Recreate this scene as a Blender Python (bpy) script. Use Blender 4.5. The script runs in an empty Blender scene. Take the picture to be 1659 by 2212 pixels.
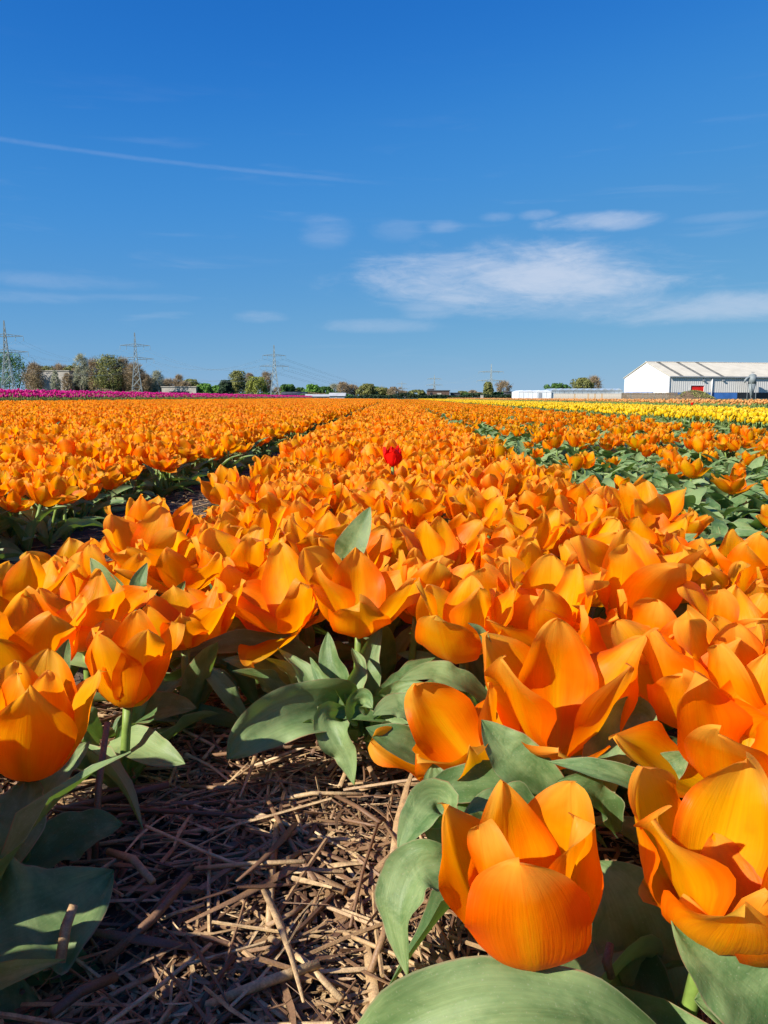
import bpy, bmesh, math, random
import numpy as np
from mathutils import Vector, Matrix, Euler

R = math.radians
rng = random.Random(7)
scene = bpy.context.scene
COL = scene.collection

# ------------------------------------------------------------------ camera
CAM_H = 0.35
PITCH = R(8.46)
YAW = R(0.70)
FPX = 1662.0                      # focal length for a picture 1659 x 2212
cam_data = bpy.data.cameras.new('camera')
cam_data.sensor_fit = 'VERTICAL'
cam_data.sensor_height = 36.0
cam_data.sensor_width = 36.0
cam_data.lens = FPX / 2212.0 * 36.0
cam_data.clip_start = 0.02
cam_data.clip_end = 20000
cam = bpy.data.objects.new('camera', cam_data)
cam.location = (0, 0, CAM_H)
cam.rotation_euler = (R(90) - PITCH, 0, YAW)
COL.objects.link(cam)
scene.camera = cam

# ------------------------------------------------------------------ sun, sky, exposure
SUN_EL = R(33)
SUN_AZ = Vector((-0.82, -0.57)).normalized()          # horizontal direction towards the sun
sun_dir = Vector((SUN_AZ.x * math.cos(SUN_EL), SUN_AZ.y * math.cos(SUN_EL), math.sin(SUN_EL)))
sd = bpy.data.lights.new('sun', 'SUN')
sd.energy = 5.0
sd.angle = R(0.53)
sd.color = (1.0, 0.93, 0.82)
sun = bpy.data.objects.new('sun', sd)
sun.rotation_euler = (-sun_dir).to_track_quat('-Z', 'Y').to_euler()
sun.location = (-20, -12, 20)
COL.objects.link(sun)

scene.view_settings.view_transform = 'Standard'
scene.view_settings.look = 'None'
scene.view_settings.exposure = 0.7
scene.view_settings.gamma = 1.0
scene.view_settings.use_curve_mapping = False
scene.render.engine = 'CYCLES'
scene.cycles.max_bounces = 5
scene.cycles.diffuse_bounces = 3
scene.cycles.glossy_bounces = 2
scene.cycles.transmission_bounces = 4
scene.cycles.transparent_max_bounces = 4
scene.cycles.caustics_reflective = False
scene.cycles.caustics_refractive = False
scene.cycles.use_denoising = True
scene.cycles.use_adaptive_sampling = True
scene.cycles.adaptive_threshold = 0.02


def ray(px, py):
    """direction in the world of a point of the 1659 x 2212 picture"""
    d = Vector(((px - 829.5) / FPX, (1106 - py) / FPX, -1.0))
    return (cam.rotation_euler.to_matrix() @ d)


def at(px, py, depth):
    """world point at a distance along the viewing axis"""
    return Vector((0, 0, CAM_H)) + ray(px, py) * depth


def at_z(px, py, z):
    d = ray(px, py)
    return Vector((0, 0, CAM_H)) + d * ((z - CAM_H) / d.z)


def azel(px, py):
    d = ray(px, py).normalized()
    return math.atan2(d.x, d.y), math.asin(d.z)


# ------------------------------------------------------------------ node helpers
def N(nt, kind, **kw):
    n = nt.nodes.new(kind)
    for k, v in kw.items():
        setattr(n, k, v)
    return n


def L(nt, a, b):
    nt.links.new(a, b)


def setin(nt, sock, v):
    if isinstance(v, bpy.types.NodeSocket):
        nt.links.new(v, sock)
    else:
        sock.default_value = v


def MATH(nt, op, a, b=0.0, c=None, clamp=False):
    n = nt.nodes.new('ShaderNodeMath')
    n.operation = op
    n.use_clamp = clamp
    setin(nt, n.inputs[0], a)
    setin(nt, n.inputs[1], b)
    if c is not None:
        setin(nt, n.inputs[2], c)
    return n.outputs[0]


def MIXC(nt, f, a, b, mode='MIX'):
    n = nt.nodes.new('ShaderNodeMix')
    n.data_type = 'RGBA'
    n.blend_type = mode
    setin(nt, n.inputs[0], f)
    setin(nt, n.inputs[6], a if isinstance(a, bpy.types.NodeSocket) else (*a, 1))
    setin(nt, n.inputs[7], b if isinstance(b, bpy.types.NodeSocket) else (*b, 1))
    return n.outputs[2]


def SMOOTH(nt, x, lo, hi, a=0.0, b=1.0):
    n = nt.nodes.new('ShaderNodeMapRange')
    n.interpolation_type = 'SMOOTHSTEP'
    setin(nt, n.inputs[0], x)
    n.inputs[1].default_value = lo
    n.inputs[2].default_value = hi
    n.inputs[3].default_value = a
    n.inputs[4].default_value = b
    return n.outputs[0]


def NOISE(nt, vec, scale, detail=3.0, rough=0.55, dist=0.0, dim='3D'):
    n = nt.nodes.new('ShaderNodeTexNoise')
    n.noise_dimensions = dim
    if vec is not None:
        nt.links.new(vec, n.inputs['Vector'])
    n.inputs['Scale'].default_value = scale
    n.inputs['Detail'].default_value = detail
    n.inputs['Roughness'].default_value = rough
    n.inputs['Distortion'].default_value = dist
    return n.outputs[0]


def XYZ(nt, x, y, z):
    n = nt.nodes.new('ShaderNodeCombineXYZ')
    setin(nt, n.inputs[0], x)
    setin(nt, n.inputs[1], y)
    setin(nt, n.inputs[2], z)
    return n.outputs[0]


# ------------------------------------------------------------------ world
world = bpy.data.worlds.new('World')
scene.world = world
world.use_nodes = True
world.cycles.sampling_method = 'MANUAL'
world.cycles.sample_map_resolution = 256
wt = world.node_tree
wt.nodes.clear()
w_out = N(wt, 'ShaderNodeOutputWorld')
w_bg = N(wt, 'ShaderNodeBackground')
w_bg.inputs['Strength'].default_value = 0.10
sky = N(wt, 'ShaderNodeTexSky')
sky.sky_type = 'NISHITA'
sky.sun_disc = False
sky.sun_elevation = SUN_EL
sky.sun_rotation = math.atan2(SUN_AZ.x, SUN_AZ.y)
sky.altitude = 2000
sky.air_density = 1.0
sky.dust_density = 0.0
sky.ozone_density = 10.0
w_tc = N(wt, 'ShaderNodeTexCoord')
w_sep = N(wt, 'ShaderNodeSeparateXYZ')
L(wt, w_tc.outputs['Generated'], w_sep.inputs[0])
w_az = MATH(wt, 'ARCTAN2', w_sep.outputs[0], w_sep.outputs[1])
w_el = MATH(wt, 'ARCSINE', w_sep.outputs[2])
# warp shared by all wisps
wv = XYZ(wt, MATH(wt, 'MULTIPLY', w_az, 1.0), MATH(wt, 'MULTIPLY', w_el, 3.2), 0.0)
nz1 = NOISE(wt, wv, 7.0, 6.0, 0.6, 0.6)
nz2 = NOISE(wt, wv, 26.0, 7.0, 0.7, 1.4)
nz3 = NOISE(wt, XYZ(wt, MATH(wt, 'MULTIPLY', w_az, 1.0), MATH(wt, 'MULTIPLY', w_el, 9.0), 3.0), 5.0, 5.0, 0.55, 0.4)
total = None
w_ae = XYZ(wt, w_az, w_el, 0.0)
wob = MATH(wt, 'MULTIPLY_ADD', MATH(wt, 'SUBTRACT', nz1, 0.5), 3.4, MATH(wt, 'MULTIPLY', MATH(wt, 'SUBTRACT', nz2, 0.5), 1.1))
# wisps of cirrus: centre, half width and half height (picture units), strength, lean
WISPS = [
    (1130, 597, 380, 74, 0.62, 0.00), (1060, 628, 210, 60, 0.50, 0.0), (930, 668, 75, 26, 0.30, -0.6),
    (1560, 664, 380, 36, 0.40, 0.0), (1380, 662, 420, 26, 0.20, 0.0), (830, 704, 150, 16, 0.20, 0.05),
    (1280, 478, 140, 20, 0.45, 0.06), (1345, 481, 70, 18, 0.35, 0.0), (1160, 465, 50, 13, 0.25, 0.0), (705, 500, 62, 34, 0.15, 0.5),
    (855, 500, 56, 26, 0.09, 0.0), (965, 490, 44, 15, 0.2, 0.0), (1075, 468, 44, 12, 0.2, 0.0),
    (120, 606, 210, 20, 0.13, 0.03), (60, 642, 150, 14, 0.12, 0.0), (560, 685, 60, 14, 0.18, 0.0), (1560, 470, 110, 12, 0.10, 0.0),
]
for (px, py, hw, hh, st, lean) in WISPS:
    a0, e0 = azel(px, py)
    ra = abs(azel(px + hw, py)[0] - azel(px - hw, py)[0]) / 2
    re = abs(azel(px, py + hh)[1] - azel(px, py - hh)[1]) / 2
    vm = N(wt, 'ShaderNodeVectorMath', operation='MULTIPLY_ADD')
    L(wt, w_ae, vm.inputs[0])
    vm.inputs[1].default_value = (1 / ra, 1 / re, 0)
    vm.inputs[2].default_value = (-a0 / ra, -e0 / re, 0)
    vd = N(wt, 'ShaderNodeVectorMath', operation='DOT_PRODUCT')
    L(wt, vm.outputs[0], vd.inputs[0])
    L(wt, vm.outputs[0], vd.inputs[1])
    q = vd.outputs['Value']
    base = MATH(wt, 'SUBTRACT', 1.0, q)
    nn = MATH(wt, 'ADD', wob, base)
    m = MATH(wt, 'MULTIPLY', SMOOTH(wt, nn, -0.5, 1.7), st)
    m = MATH(wt, 'MULTIPLY', m, SMOOTH(wt, q, 2.6, 0.4))
    total = m if total is None else MATH(wt, 'MAXIMUM', total, m)
# the same thin cirrus goes on all round
allround = MATH(wt, 'MULTIPLY', SMOOTH(wt, nz3, 0.55, 0.8), MATH(wt, 'MULTIPLY', SMOOTH(wt, w_el, 0.0, 0.08), SMOOTH(wt, w_el, 0.42, 0.15)))
total = MATH(wt, 'MULTIPLY_ADD', allround, 0.10, total)
# contrail
a1, e1 = azel(-60, 292)
a2, e2 = azel(885, 398)
ln = math.hypot(a2 - a1, e2 - e1)
ux, uy = (a2 - a1) / ln, (e2 - e1) / ln
ca = MATH(wt, 'SUBTRACT', w_az, a1)
ce = MATH(wt, 'SUBTRACT', w_el, e1)
along = MATH(wt, 'ADD', MATH(wt, 'MULTIPLY', ca, ux), MATH(wt, 'MULTIPLY', ce, uy))
across = MATH(wt, 'SUBTRACT', MATH(wt, 'MULTIPLY', ca, uy), MATH(wt, 'MULTIPLY', ce, ux))
across = MATH(wt, 'MULTIPLY_ADD', MATH(wt, 'SUBTRACT', nz1, 0.5), 0.006, across)
bow = MATH(wt, 'MULTIPLY', MATH(wt, 'MULTIPLY', along, MATH(wt, 'SUBTRACT', ln, along)), 0.04)
across = MATH(wt, 'ADD', across, bow)
trail = SMOOTH(wt, MATH(wt, 'ABSOLUTE', across), 0.0036, 0.0004)
trail = MATH(wt, 'MULTIPLY', trail, SMOOTH(wt, along, ln, ln * 0.7))
trail = MATH(wt, 'MULTIPLY', trail, SMOOTH(wt, along, -0.5, -0.1))
trail = MATH(wt, 'MULTIPLY', trail, SMOOTH(wt, nz2, 0.2, 0.7, 0.035, 0.08))
total = MATH(wt, 'ADD', total, trail, clamp=True)
w_dn = N(wt, 'ShaderNodeVectorMath', operation='SCALE')
w_dn.inputs['Scale'].default_value = 0.1
L(wt, sky.outputs[0], w_dn.inputs[0])
w_cv = N(wt, 'ShaderNodeRGBCurve')                     # the deep blue of the photograph's own rendering of the sky
for ch, pts in enumerate([
        [(0, 0.0000), (0.042, 0.0093), (0.068, 0.0301), (0.111, 0.0603), (0.228, 0.1151), (0.377, 0.1612), (1, 0.2511)],
        [(0, 0.0000), (0.11, 0.0963), (0.174, 0.1590), (0.27, 0.2009), (0.445, 0.2532), (0.548, 0.2743), (1, 0.3348)],
        [(0, 0.0000), (0.29, 0.3432), (0.427, 0.4059), (0.58, 0.4085), (0.70, 0.4101), (1, 0.4185)]]):
    cv = w_cv.mapping.curves[ch]
    cv.points[0].location = pts[0]
    cv.points[1].location = pts[-1]
    for p in pts[1:-1]:
        cv.points.new(*p)
w_cv.mapping.extend = 'HORIZONTAL'
w_cv.mapping.update()
L(wt, w_dn.outputs[0], w_cv.inputs['Color'])
w_up = N(wt, 'ShaderNodeVectorMath', operation='SCALE')
w_up.inputs['Scale'].default_value = 10.0
L(wt, w_cv.outputs[0], w_up.inputs[0])
skyc = MIXC(wt, total, w_up.outputs[0], (4.7, 4.9, 5.5))
L(wt, skyc, w_bg.inputs[0])
L(wt, w_bg.outputs[0], w_out.inputs[0])


# ------------------------------------------------------------------ materials
def new_mat(name):
    m = bpy.data.materials.new(name)
    m.use_nodes = True
    nt = m.node_tree
    nt.nodes.clear()
    out = N(nt, 'ShaderNodeOutputMaterial')
    return m, nt, out


def plain(name, col, rough=0.7, noise=0.15, scale=3.0, metal=0.0, bump=0.0, spec=0.4):
    m, nt, out = new_mat(name)
    b = N(nt, 'ShaderNodeBsdfPrincipled')
    tc = N(nt, 'ShaderNodeTexCoord')
    nz = NOISE(nt, tc.outputs['Object'], scale, 5.0, 0.6)
    dark = tuple(c * (1 - noise * 1.6) for c in col)
    lite = tuple(min(1, c * (1 + noise)) for c in col)
    L(nt, MIXC(nt, SMOOTH(nt, nz, 0.3, 0.7), dark, lite), b.inputs['Base Color'])
    b.inputs['Roughness'].default_value = rough
    b.inputs['Metallic'].default_value = metal
    b.inputs['Specular IOR Level'].default_value = spec
    if bump:
        bp = N(nt, 'ShaderNodeBump')
        bp.inputs['Strength'].default_value = bump
        L(nt, nz, bp.inputs['Height'])
        L(nt, bp.outputs[0], b.inputs['Normal'])
    L(nt, b.outputs[0], out.inputs[0])
    return m


def petal_mat(name, base, mid, mid2, edge, tip, transl=0.32, tcol=(0.95, 0.22, 0.01)):
    m, nt, out = new_mat(name)
    uv = N(nt, 'ShaderNodeUVMap', uv_map='UVMap')
    sp = N(nt, 'ShaderNodeSeparateXYZ')
    L(nt, uv.outputs[0], sp.inputs[0])
    u, v = sp.outputs[0], sp.outputs[1]
    oi = N(nt, 'ShaderNodeObjectInfo')
    rnd = oi.outputs['Random']
    seed = MATH(nt, 'MULTIPLY', rnd, 37.0)
    s = MATH(nt, 'ABSOLUTE', MATH(nt, 'MULTIPLY_ADD', u, 2.0, -1.0))
    streak = NOISE(nt, XYZ(nt, MATH(nt, 'MULTIPLY', u, 22.0), MATH(nt, 'MULTIPLY', v, 1.6), seed), 1.0, 4.0, 0.6, 0.3)
    fine = NOISE(nt, XYZ(nt, MATH(nt, 'MULTIPLY', u, 70.0), MATH(nt, 'MULTIPLY', v, 3.0), seed), 1.0, 2.0, 0.6, 0.2)
    patch = NOISE(nt, XYZ(nt, MATH(nt, 'MULTIPLY', u, 2.2), MATH(nt, 'MULTIPLY', v, 2.6), seed), 1.0, 3.0, 0.6, 0.5)
    c = MIXC(nt, SMOOTH(nt, MATH(nt, 'MULTIPLY_ADD', rnd, 0.75, MATH(nt, 'MULTIPLY', patch, 0.9)), 0.48, 1.12), mid, mid2)
    c = MIXC(nt, MATH(nt, 'MULTIPLY', SMOOTH(nt, MATH(nt, 'MULTIPLY_ADD', streak, 0.5, s), 0.65, 1.35), 0.9), c, edge)
    # a paler flame along the midrib
    flame = MATH(nt, 'MULTIPLY', SMOOTH(nt, MATH(nt, 'MULTIPLY_ADD', streak, 0.18, s), 0.40, 0.08), SMOOTH(nt, v, 0.95, 0.35))
    c = MIXC(nt, MATH(nt, 'MULTIPLY', flame, 0.7), c, base)
    c = MIXC(nt, SMOOTH(nt, MATH(nt, 'MULTIPLY_ADD', streak, 0.25, v), 0.42, 0.10), c, base)
    c = MIXC(nt, MATH(nt, 'MULTIPLY', SMOOTH(nt, MATH(nt, 'MULTIPLY_ADD', patch, 0.35, v), 0.90, 1.22), 0.85), c, tip)
    vein = SMOOTH(nt, fine, 0.38, 0.64, 0.96, 1.02)
    c = MIXC(nt, 1.0, c, XYZ(nt, vein, vein, vein), 'MULTIPLY')
    # the thin central line
    line = SMOOTH(nt, s, 0.035, 0.0, 0.0, 0.25)
    c = MIXC(nt, line, c, edge)
    b = N(nt, 'ShaderNodeBsdfPrincipled')
    L(nt, c, b.inputs['Base Color'])
    b.inputs['Roughness'].default_value = 0.38
    b.inputs['Specular IOR Level'].default_value = 0.15
    bp = N(nt, 'ShaderNodeBump')
    bp.inputs['Strength'].default_value = 0.30
    bp.inputs['Distance'].default_value = 0.0010
    L(nt, MATH(nt, 'MULTIPLY_ADD', patch, 2.5, MATH(nt, 'ADD', streak, fine)), bp.inputs['Height'])
    L(nt, bp.outputs[0], b.inputs['Normal'])
    tr = N(nt, 'ShaderNodeBsdfTranslucent')
    L(nt, MIXC(nt, 0.55, c, tcol), tr.inputs['Color'])
    mx = N(nt, 'ShaderNodeMixShader')
    mx.inputs[0].default_value = transl
    L(nt, b.outputs[0], mx.inputs[1])
    L(nt, tr.outputs[0], mx.inputs[2])
    L(nt, mx.outputs[0], out.inputs[0])
    return m


def leaf_mat(name, c1, c2, edgec, transl=0.22):
    m, nt, out = new_mat(name)
    uv = N(nt, 'ShaderNodeUVMap', uv_map='UVMap')
    sp = N(nt, 'ShaderNodeSeparateXYZ')
    L(nt, uv.outputs[0], sp.inputs[0])
    u, v = sp.outputs[0], sp.outputs[1]
    oi = N(nt, 'ShaderNodeObjectInfo')
    rnd = oi.outputs['Random']
    seed = MATH(nt, 'MULTIPLY', rnd, 51.0)
    s = MATH(nt, 'ABSOLUTE', MATH(nt, 'MULTIPLY_ADD', u, 2.0, -1.0))
    fine = NOISE(nt, XYZ(nt, MATH(nt, 'MULTIPLY', u, 46.0), MATH(nt, 'MULTIPLY', v, 2.2), seed), 1.0, 2.0, 0.5, 0.1)
    patch = NOISE(nt, XYZ(nt, MATH(nt, 'MULTIPLY', u, 2.5), MATH(nt, 'MULTIPLY', v, 5.0), seed), 1.0, 4.0, 0.65, 0.4)
    c = MIXC(nt, SMOOTH(nt, MATH(nt, 'MULTIPLY_ADD', rnd, 0.35, patch), 0.42, 0.88), c1, c2)
    vv = SMOOTH(nt, fine, 0.35, 0.65, 0.91, 1.04)
    c = MIXC(nt, 1.0, c, XYZ(nt, vv, vv, vv), 'MULTIPLY')
    # dusty specks
    tc = N(nt, 'ShaderNodeTexCoord')
    sk = NOISE(nt, tc.outputs['Object'], 900.0, 2.0, 0.5)
    c = MIXC(nt, SMOOTH(nt, sk, 0.62, 0.74, 0.0, 0.55), c, (0.32, 0.36, 0.20))
    # brownish bruises and a pale rim
    c = MIXC(nt, MATH(nt, 'MULTIPLY', SMOOTH(nt, patch, 0.66, 0.8), 0.35), c, (0.16, 0.10, 0.05))
    rim = MIXC(nt, SMOOTH(nt, patch, 0.45, 0.6), edgec, (0.30, 0.13, 0.07))
    c = MIXC(nt, SMOOTH(nt, s, 0.94, 0.985, 0.0, 0.85), c, rim)
    b = N(nt, 'ShaderNodeBsdfPrincipled')
    L(nt, c, b.inputs['Base Color'])
    L(nt, SMOOTH(nt, patch, 0.2, 0.8, 0.48, 0.66), b.inputs['Roughness'])
    b.inputs['Specular IOR Level'].default_value = 0.4
    bp = N(nt, 'ShaderNodeBump')
    bp.inputs['Strength'].default_value = 0.28
    bp.inputs['Distance'].default_value = 0.0010
    L(nt, MATH(nt, 'MULTIPLY_ADD', patch, 3.0, MATH(nt, 'MULTIPLY', fine, 0.35)), bp.inputs['Height'])
    L(nt, bp.outputs[0], b.inputs['Normal'])
    tr = N(nt, 'ShaderNodeBsdfTranslucent')
    tr.inputs['Color'].default_value = (0.22, 0.38, 0.04, 1)
    mx = N(nt, 'ShaderNodeMixShader')
    mx.inputs[0].default_value = transl
    L(nt, b.outputs[0], mx.inputs[1])
    L(nt, tr.outputs[0], mx.inputs[2])
    L(nt, mx.outputs[0], out.inputs[0])
    return m


M = {}
M['orange'] = petal_mat('orange_petal', (0.98, 0.58, 0.002), (0.96, 0.245, 0.001), (0.99, 0.50, 0.003), (0.95, 0.115, 0.001), (0.98, 0.54, 0.06), 0.60, (1.0, 0.37, 0.001))
M['red'] = petal_mat('red_petal', (0.80, 0.012, 0.008), (0.85, 0.008, 0.006), (0.90, 0.015, 0.008), (0.75, 0.004, 0.004), (0.88, 0.02, 0.01), 0.35, (1.0, 0.015, 0.005))
M['yellow'] = petal_mat('yellow_petal', (0.75, 0.50, 0.01), (0.86, 0.56, 0.008), (0.88, 0.64, 0.02), (0.82, 0.45, 0.006), (0.88, 0.66, 0.08), 0.3, (0.95, 0.65, 0.01))
M['magenta'] = petal_mat('magenta_petal', (0.70, 0.012, 0.26), (0.78, 0.018, 0.31), (0.86, 0.035, 0.40), (0.68, 0.010, 0.24), (0.88, 0.10, 0.48), 0.3, (0.8, 0.02, 0.3))
M['peach'] = petal_mat('peach_petal', (0.75, 0.30, 0.03), (0.82, 0.32, 0.07), (0.85, 0.46, 0.16), (0.78, 0.45, 0.14), (0.88, 0.60, 0.30), 0.3, (0.95, 0.4, 0.06))
M['leaf'] = leaf_mat('tulip_leaf', (0.085, 0.165, 0.050), (0.235, 0.325, 0.125), (0.30, 0.30, 0.15))
M['leaf_dark'] = leaf_mat('tulip_leaf_dark', (0.028, 0.070, 0.024), (0.060, 0.120, 0.045), (0.12, 0.16, 0.06))
M['stem'] = plain('tulip_stem', (0.17, 0.26, 0.05), 0.5, 0.2, 60.0)


def straw_mat():
    m, nt, out = new_mat('straw')
    tc = N(nt, 'ShaderNodeTexCoord')
    geo = N(nt, 'ShaderNodeNewGeometry')
    oi = N(nt, 'ShaderNodeObjectInfo')
    r = MATH(nt, 'FRACT', MATH(nt, 'ADD', geo.outputs['Random Per Island'], oi.outputs['Random']))
    ramp = N(nt, 'ShaderNodeValToRGB')
    e = ramp.color_ramp.elements
    e[0].position = 0.0
    e[0].color = (0.105, 0.052, 0.028, 1)
    e[1].position = 1.0
    e[1].color = (0.70, 0.50, 0.26, 1)
    for p, c in ((0.25, (0.21, 0.112, 0.056)), (0.5, (0.34, 0.20, 0.095)), (0.75, (0.51, 0.34, 0.165))):
        k = ramp.color_ramp.elements.new(p)
        k.color = (*c, 1)
    L(nt, r, ramp.inputs[0])
    nz = NOISE(nt, tc.outputs['Object'], 160.0, 4.0, 0.6)
    nz2 = NOISE(nt, tc.outputs['Object'], 900.0, 2.0, 0.6)
    c = MIXC(nt, SMOOTH(nt, nz, 0.3, 0.75, 0.0, 0.6), ramp.outputs[0], (0.17, 0.095, 0.052))
    k = SMOOTH(nt, nz2, 0.3, 0.7, 0.8, 1.1)
    c = MIXC(nt, 1.0, c, XYZ(nt, k, k, k), 'MULTIPLY')
    b = N(nt, 'ShaderNodeBsdfPrincipled')
    L(nt, c, b.inputs['Base Color'])
    b.inputs['Roughness'].default_value = 0.55
    bp = N(nt, 'ShaderNodeBump')
    bp.inputs['Strength'].default_value = 0.4
    bp.inputs['Distance'].default_value = 0.0008
    L(nt, nz2, bp.inputs['Height'])
    L(nt, bp.outputs[0], b.inputs['Normal'])
    L(nt, b.outputs[0], out.inputs[0])
    return m


M['straw'] = straw_mat()


def soil_mat():
    m, nt, out = new_mat('soil')
    tc = N(nt, 'ShaderNodeTexCoord')
    P = tc.outputs['Object']
    a = NOISE(nt, P, 14.0, 8.0, 0.65)
    bN = NOISE(nt, P, 160.0, 6.0, 0.7)
    far = NOISE(nt, P, 0.05, 4.0, 0.6)
    c = MIXC(nt, SMOOTH(nt, a, 0.35, 0.7), (0.050, 0.038, 0.031), (0.115, 0.085, 0.066))
    c = MIXC(nt, SMOOTH(nt, bN, 0.45, 0.75, 0.0, 0.5), c, (0.13, 0.10, 0.08))
    # beyond the flower strips the sheet is rough pasture
    sp = N(nt, 'ShaderNodeSeparateXYZ')
    L(nt, P, sp.inputs[0])
    g = MIXC(nt, SMOOTH(nt, far, 0.4, 0.6), (0.060, 0.085, 0.028), (0.10, 0.10, 0.045))
    wob = MATH(nt, 'MULTIPLY_ADD', NOISE(nt, P, 0.4, 3.0), 3.0, sp.outputs[1])
    c = MIXC(nt, SMOOTH(nt, wob, 99.5, 100.5), c, g)
    b = N(nt, 'ShaderNodeBsdfPrincipled')
    L(nt, c, b.inputs['Base Color'])
    b.inputs['Roughness'].default_value = 0.95
    b.inputs['Specular IOR Level'].default_value = 0.15
    bp = N(nt, 'ShaderNodeBump')
    bp.inputs['Strength'].default_value = 0.8
    bp.inputs['Distance'].default_value = 0.004
    L(nt, MATH(nt, 'MULTIPLY_ADD', a, 2.0, bN), bp.inputs['Height'])
    L(nt, bp.outputs[0], b.inputs['Normal'])
    L(nt, b.outputs[0], out.inputs[0])
    return m


M['soil'] = soil_mat()


# ------------------------------------------------------------------ object helpers
def tag(o, label=None, cat=None, group=None, kind=None):
    if label:
        o['label'] = label
    if cat:
        o['category'] = cat
    if group:
        o['group'] = group
    if kind:
        o['kind'] = kind
    return o


def mesh_from(name, verts, faces, mats, uvs=None, smooth=True, mat_ids=None):
    me = bpy.data.meshes.new(name)
    me.from_pydata(verts, [], faces)
    for mt in (mats if isinstance(mats, (list, tuple)) else [mats]):
        me.materials.append(mt)
    if uvs is not None:
        ul = me.uv_layers.new(name='UVMap')
        idx = np.empty(len(me.loops), dtype=np.int32)
        me.loops.foreach_get('vertex_index', idx)
        ul.data.foreach_set('uv', np.asarray(uvs, dtype=np.float32)[idx].ravel())
    if smooth:
        me.polygons.foreach_set('use_smooth', [True] * len(me.polygons))
    if mat_ids is not None:
        me.polygons.foreach_set('material_index', mat_ids)
    me.update()
    return me


def add(name, me, parent=None, loc=None, rot=None, scale=None):
    o = bpy.data.objects.new(name, me)
    COL.objects.link(o)
    if parent:
        o.parent = parent
    if loc is not None:
        o.location = loc
    if rot is not None:
        o.rotation_euler = rot
    if scale is not None:
        o.scale = (scale, scale, scale) if isinstance(scale, (int, float)) else scale
    return o


def empty(name, loc=(0, 0, 0), rz=0.0):
    o = bpy.data.objects.new(name, None)
    o.empty_display_size = 0.05
    COL.objects.link(o)
    o.location = loc
    o.rotation_euler = (0, 0, rz)
    return o


class MB:
    """collects simple solids into one mesh"""

    def __init__(self):
        self.v, self.f = [], []

    def box(self, x0, x1, y0, y1, z0, z1):
        n = len(self.v)
        self.v += [(x0, y0, z0), (x1, y0, z0), (x1, y1, z0), (x0, y1, z0), (x0, y0, z1), (x1, y0, z1), (x1, y1, z1), (x0, y1, z1)]
        self.f += [tuple(n + i for i in q) for q in ((0, 3, 2, 1), (4, 5, 6, 7), (0, 1, 5, 4), (1, 2, 6, 5), (2, 3, 7, 6), (3, 0, 4, 7))]
        return self

    def tube(self, pts, rads, seg=6, cap=True):
        pts = [Vector(p) for p in pts]
        n0 = len(self.v)
        prev = None
        for i, p in enumerate(pts):
            t = (pts[min(i + 1, len(pts) - 1)] - pts[max(i - 1, 0)])
            if t.length < 1e-9:
                t = Vector((0, 0, 1))
            t.normalize()
            if prev is None:
                a = t.cross(Vector((0, 0, 1)))
                if a.length < 1e-3:
                    a = t.cross(Vector((1, 0, 0)))
            else:
                a = prev - t * prev.dot(t)
            a.normalize()
            prev = a
            b = t.cross(a)
            r = rads[i] if isinstance(rads, (list, tuple)) else rads
            for k in range(seg):
                w = 2 * math.pi * k / seg
                self.v.append(tuple(p + (a * math.cos(w) + b * math.sin(w)) * r))
        for i in range(len(pts) - 1):
            for k in range(seg):
                k2 = (k + 1) % seg
                self.f.append((n0 + i * seg + k, n0 + i * seg + k2, n0 + (i + 1) * seg + k2, n0 + (i + 1) * seg + k))
        if cap:
            self.f.append(tuple(n0 + k for k in reversed(range(seg))))
            e = n0 + (len(pts) - 1) * seg
            self.f.append(tuple(e + k for k in range(seg)))
        return self

    def bar(self, a, b, r, seg=4):
        return self.tube([a, b], r, seg)

    def prism(self, poly, y0, y1):
        """polygon in x,z extruded along y"""
        n = len(self.v)
        k = len(poly)
        self.v += [(x, y0, z) for x, z in poly] + [(x, y1, z) for x, z in poly]
        self.f.append(tuple(n + i for i in range(k)))
        self.f.append(tuple(n + k + i for i in reversed(range(k))))
        for i in range(k):
            j = (i + 1) % k
            self.f.append((n + j, n + i, n + k + i, n + k + j))
        return self

    def build(self, name, mat, parent=None, smooth=False):
        me = mesh_from(name, self.v, self.f, mat, smooth=smooth)
        bm = bmesh.new()
        bm.from_mesh(me)
        bmesh.ops.recalc_face_normals(bm, faces=bm.faces)
        bm.to_mesh(me)
        bm.free()
        return add(name, me, parent)


# ------------------------------------------------------------------ ground
def rise(x):
    """the field crowns up gently towards the magenta strip"""
    t = min(max((-x - 1.0) / 9.0, 0), 1)
    return 0.10 * t


def fbm(x, y, s):
    return (math.sin(x * 17.3 * s + 1.3) * math.sin(y * 14.1 * s + 0.4) + 0.6 * math.sin(x * 39 * s + y * 21 * s + 2.0)
            + 0.5 * math.sin(y * 47 * s - x * 26 * s + 0.7) + 0.35 * math.sin(x * 93 * s + 1.1) * math.sin(y * 87 * s + 3.0))


def ground_z(x, y):
    d = math.hypot(x, y - 0.6)
    k = max(0.0, 1 - d / 4.5)
    return rise(x) + (fbm(x, y, 1.0) * 0.0035 + fbm(x + 3, y, 0.35) * 0.004) * k


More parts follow.
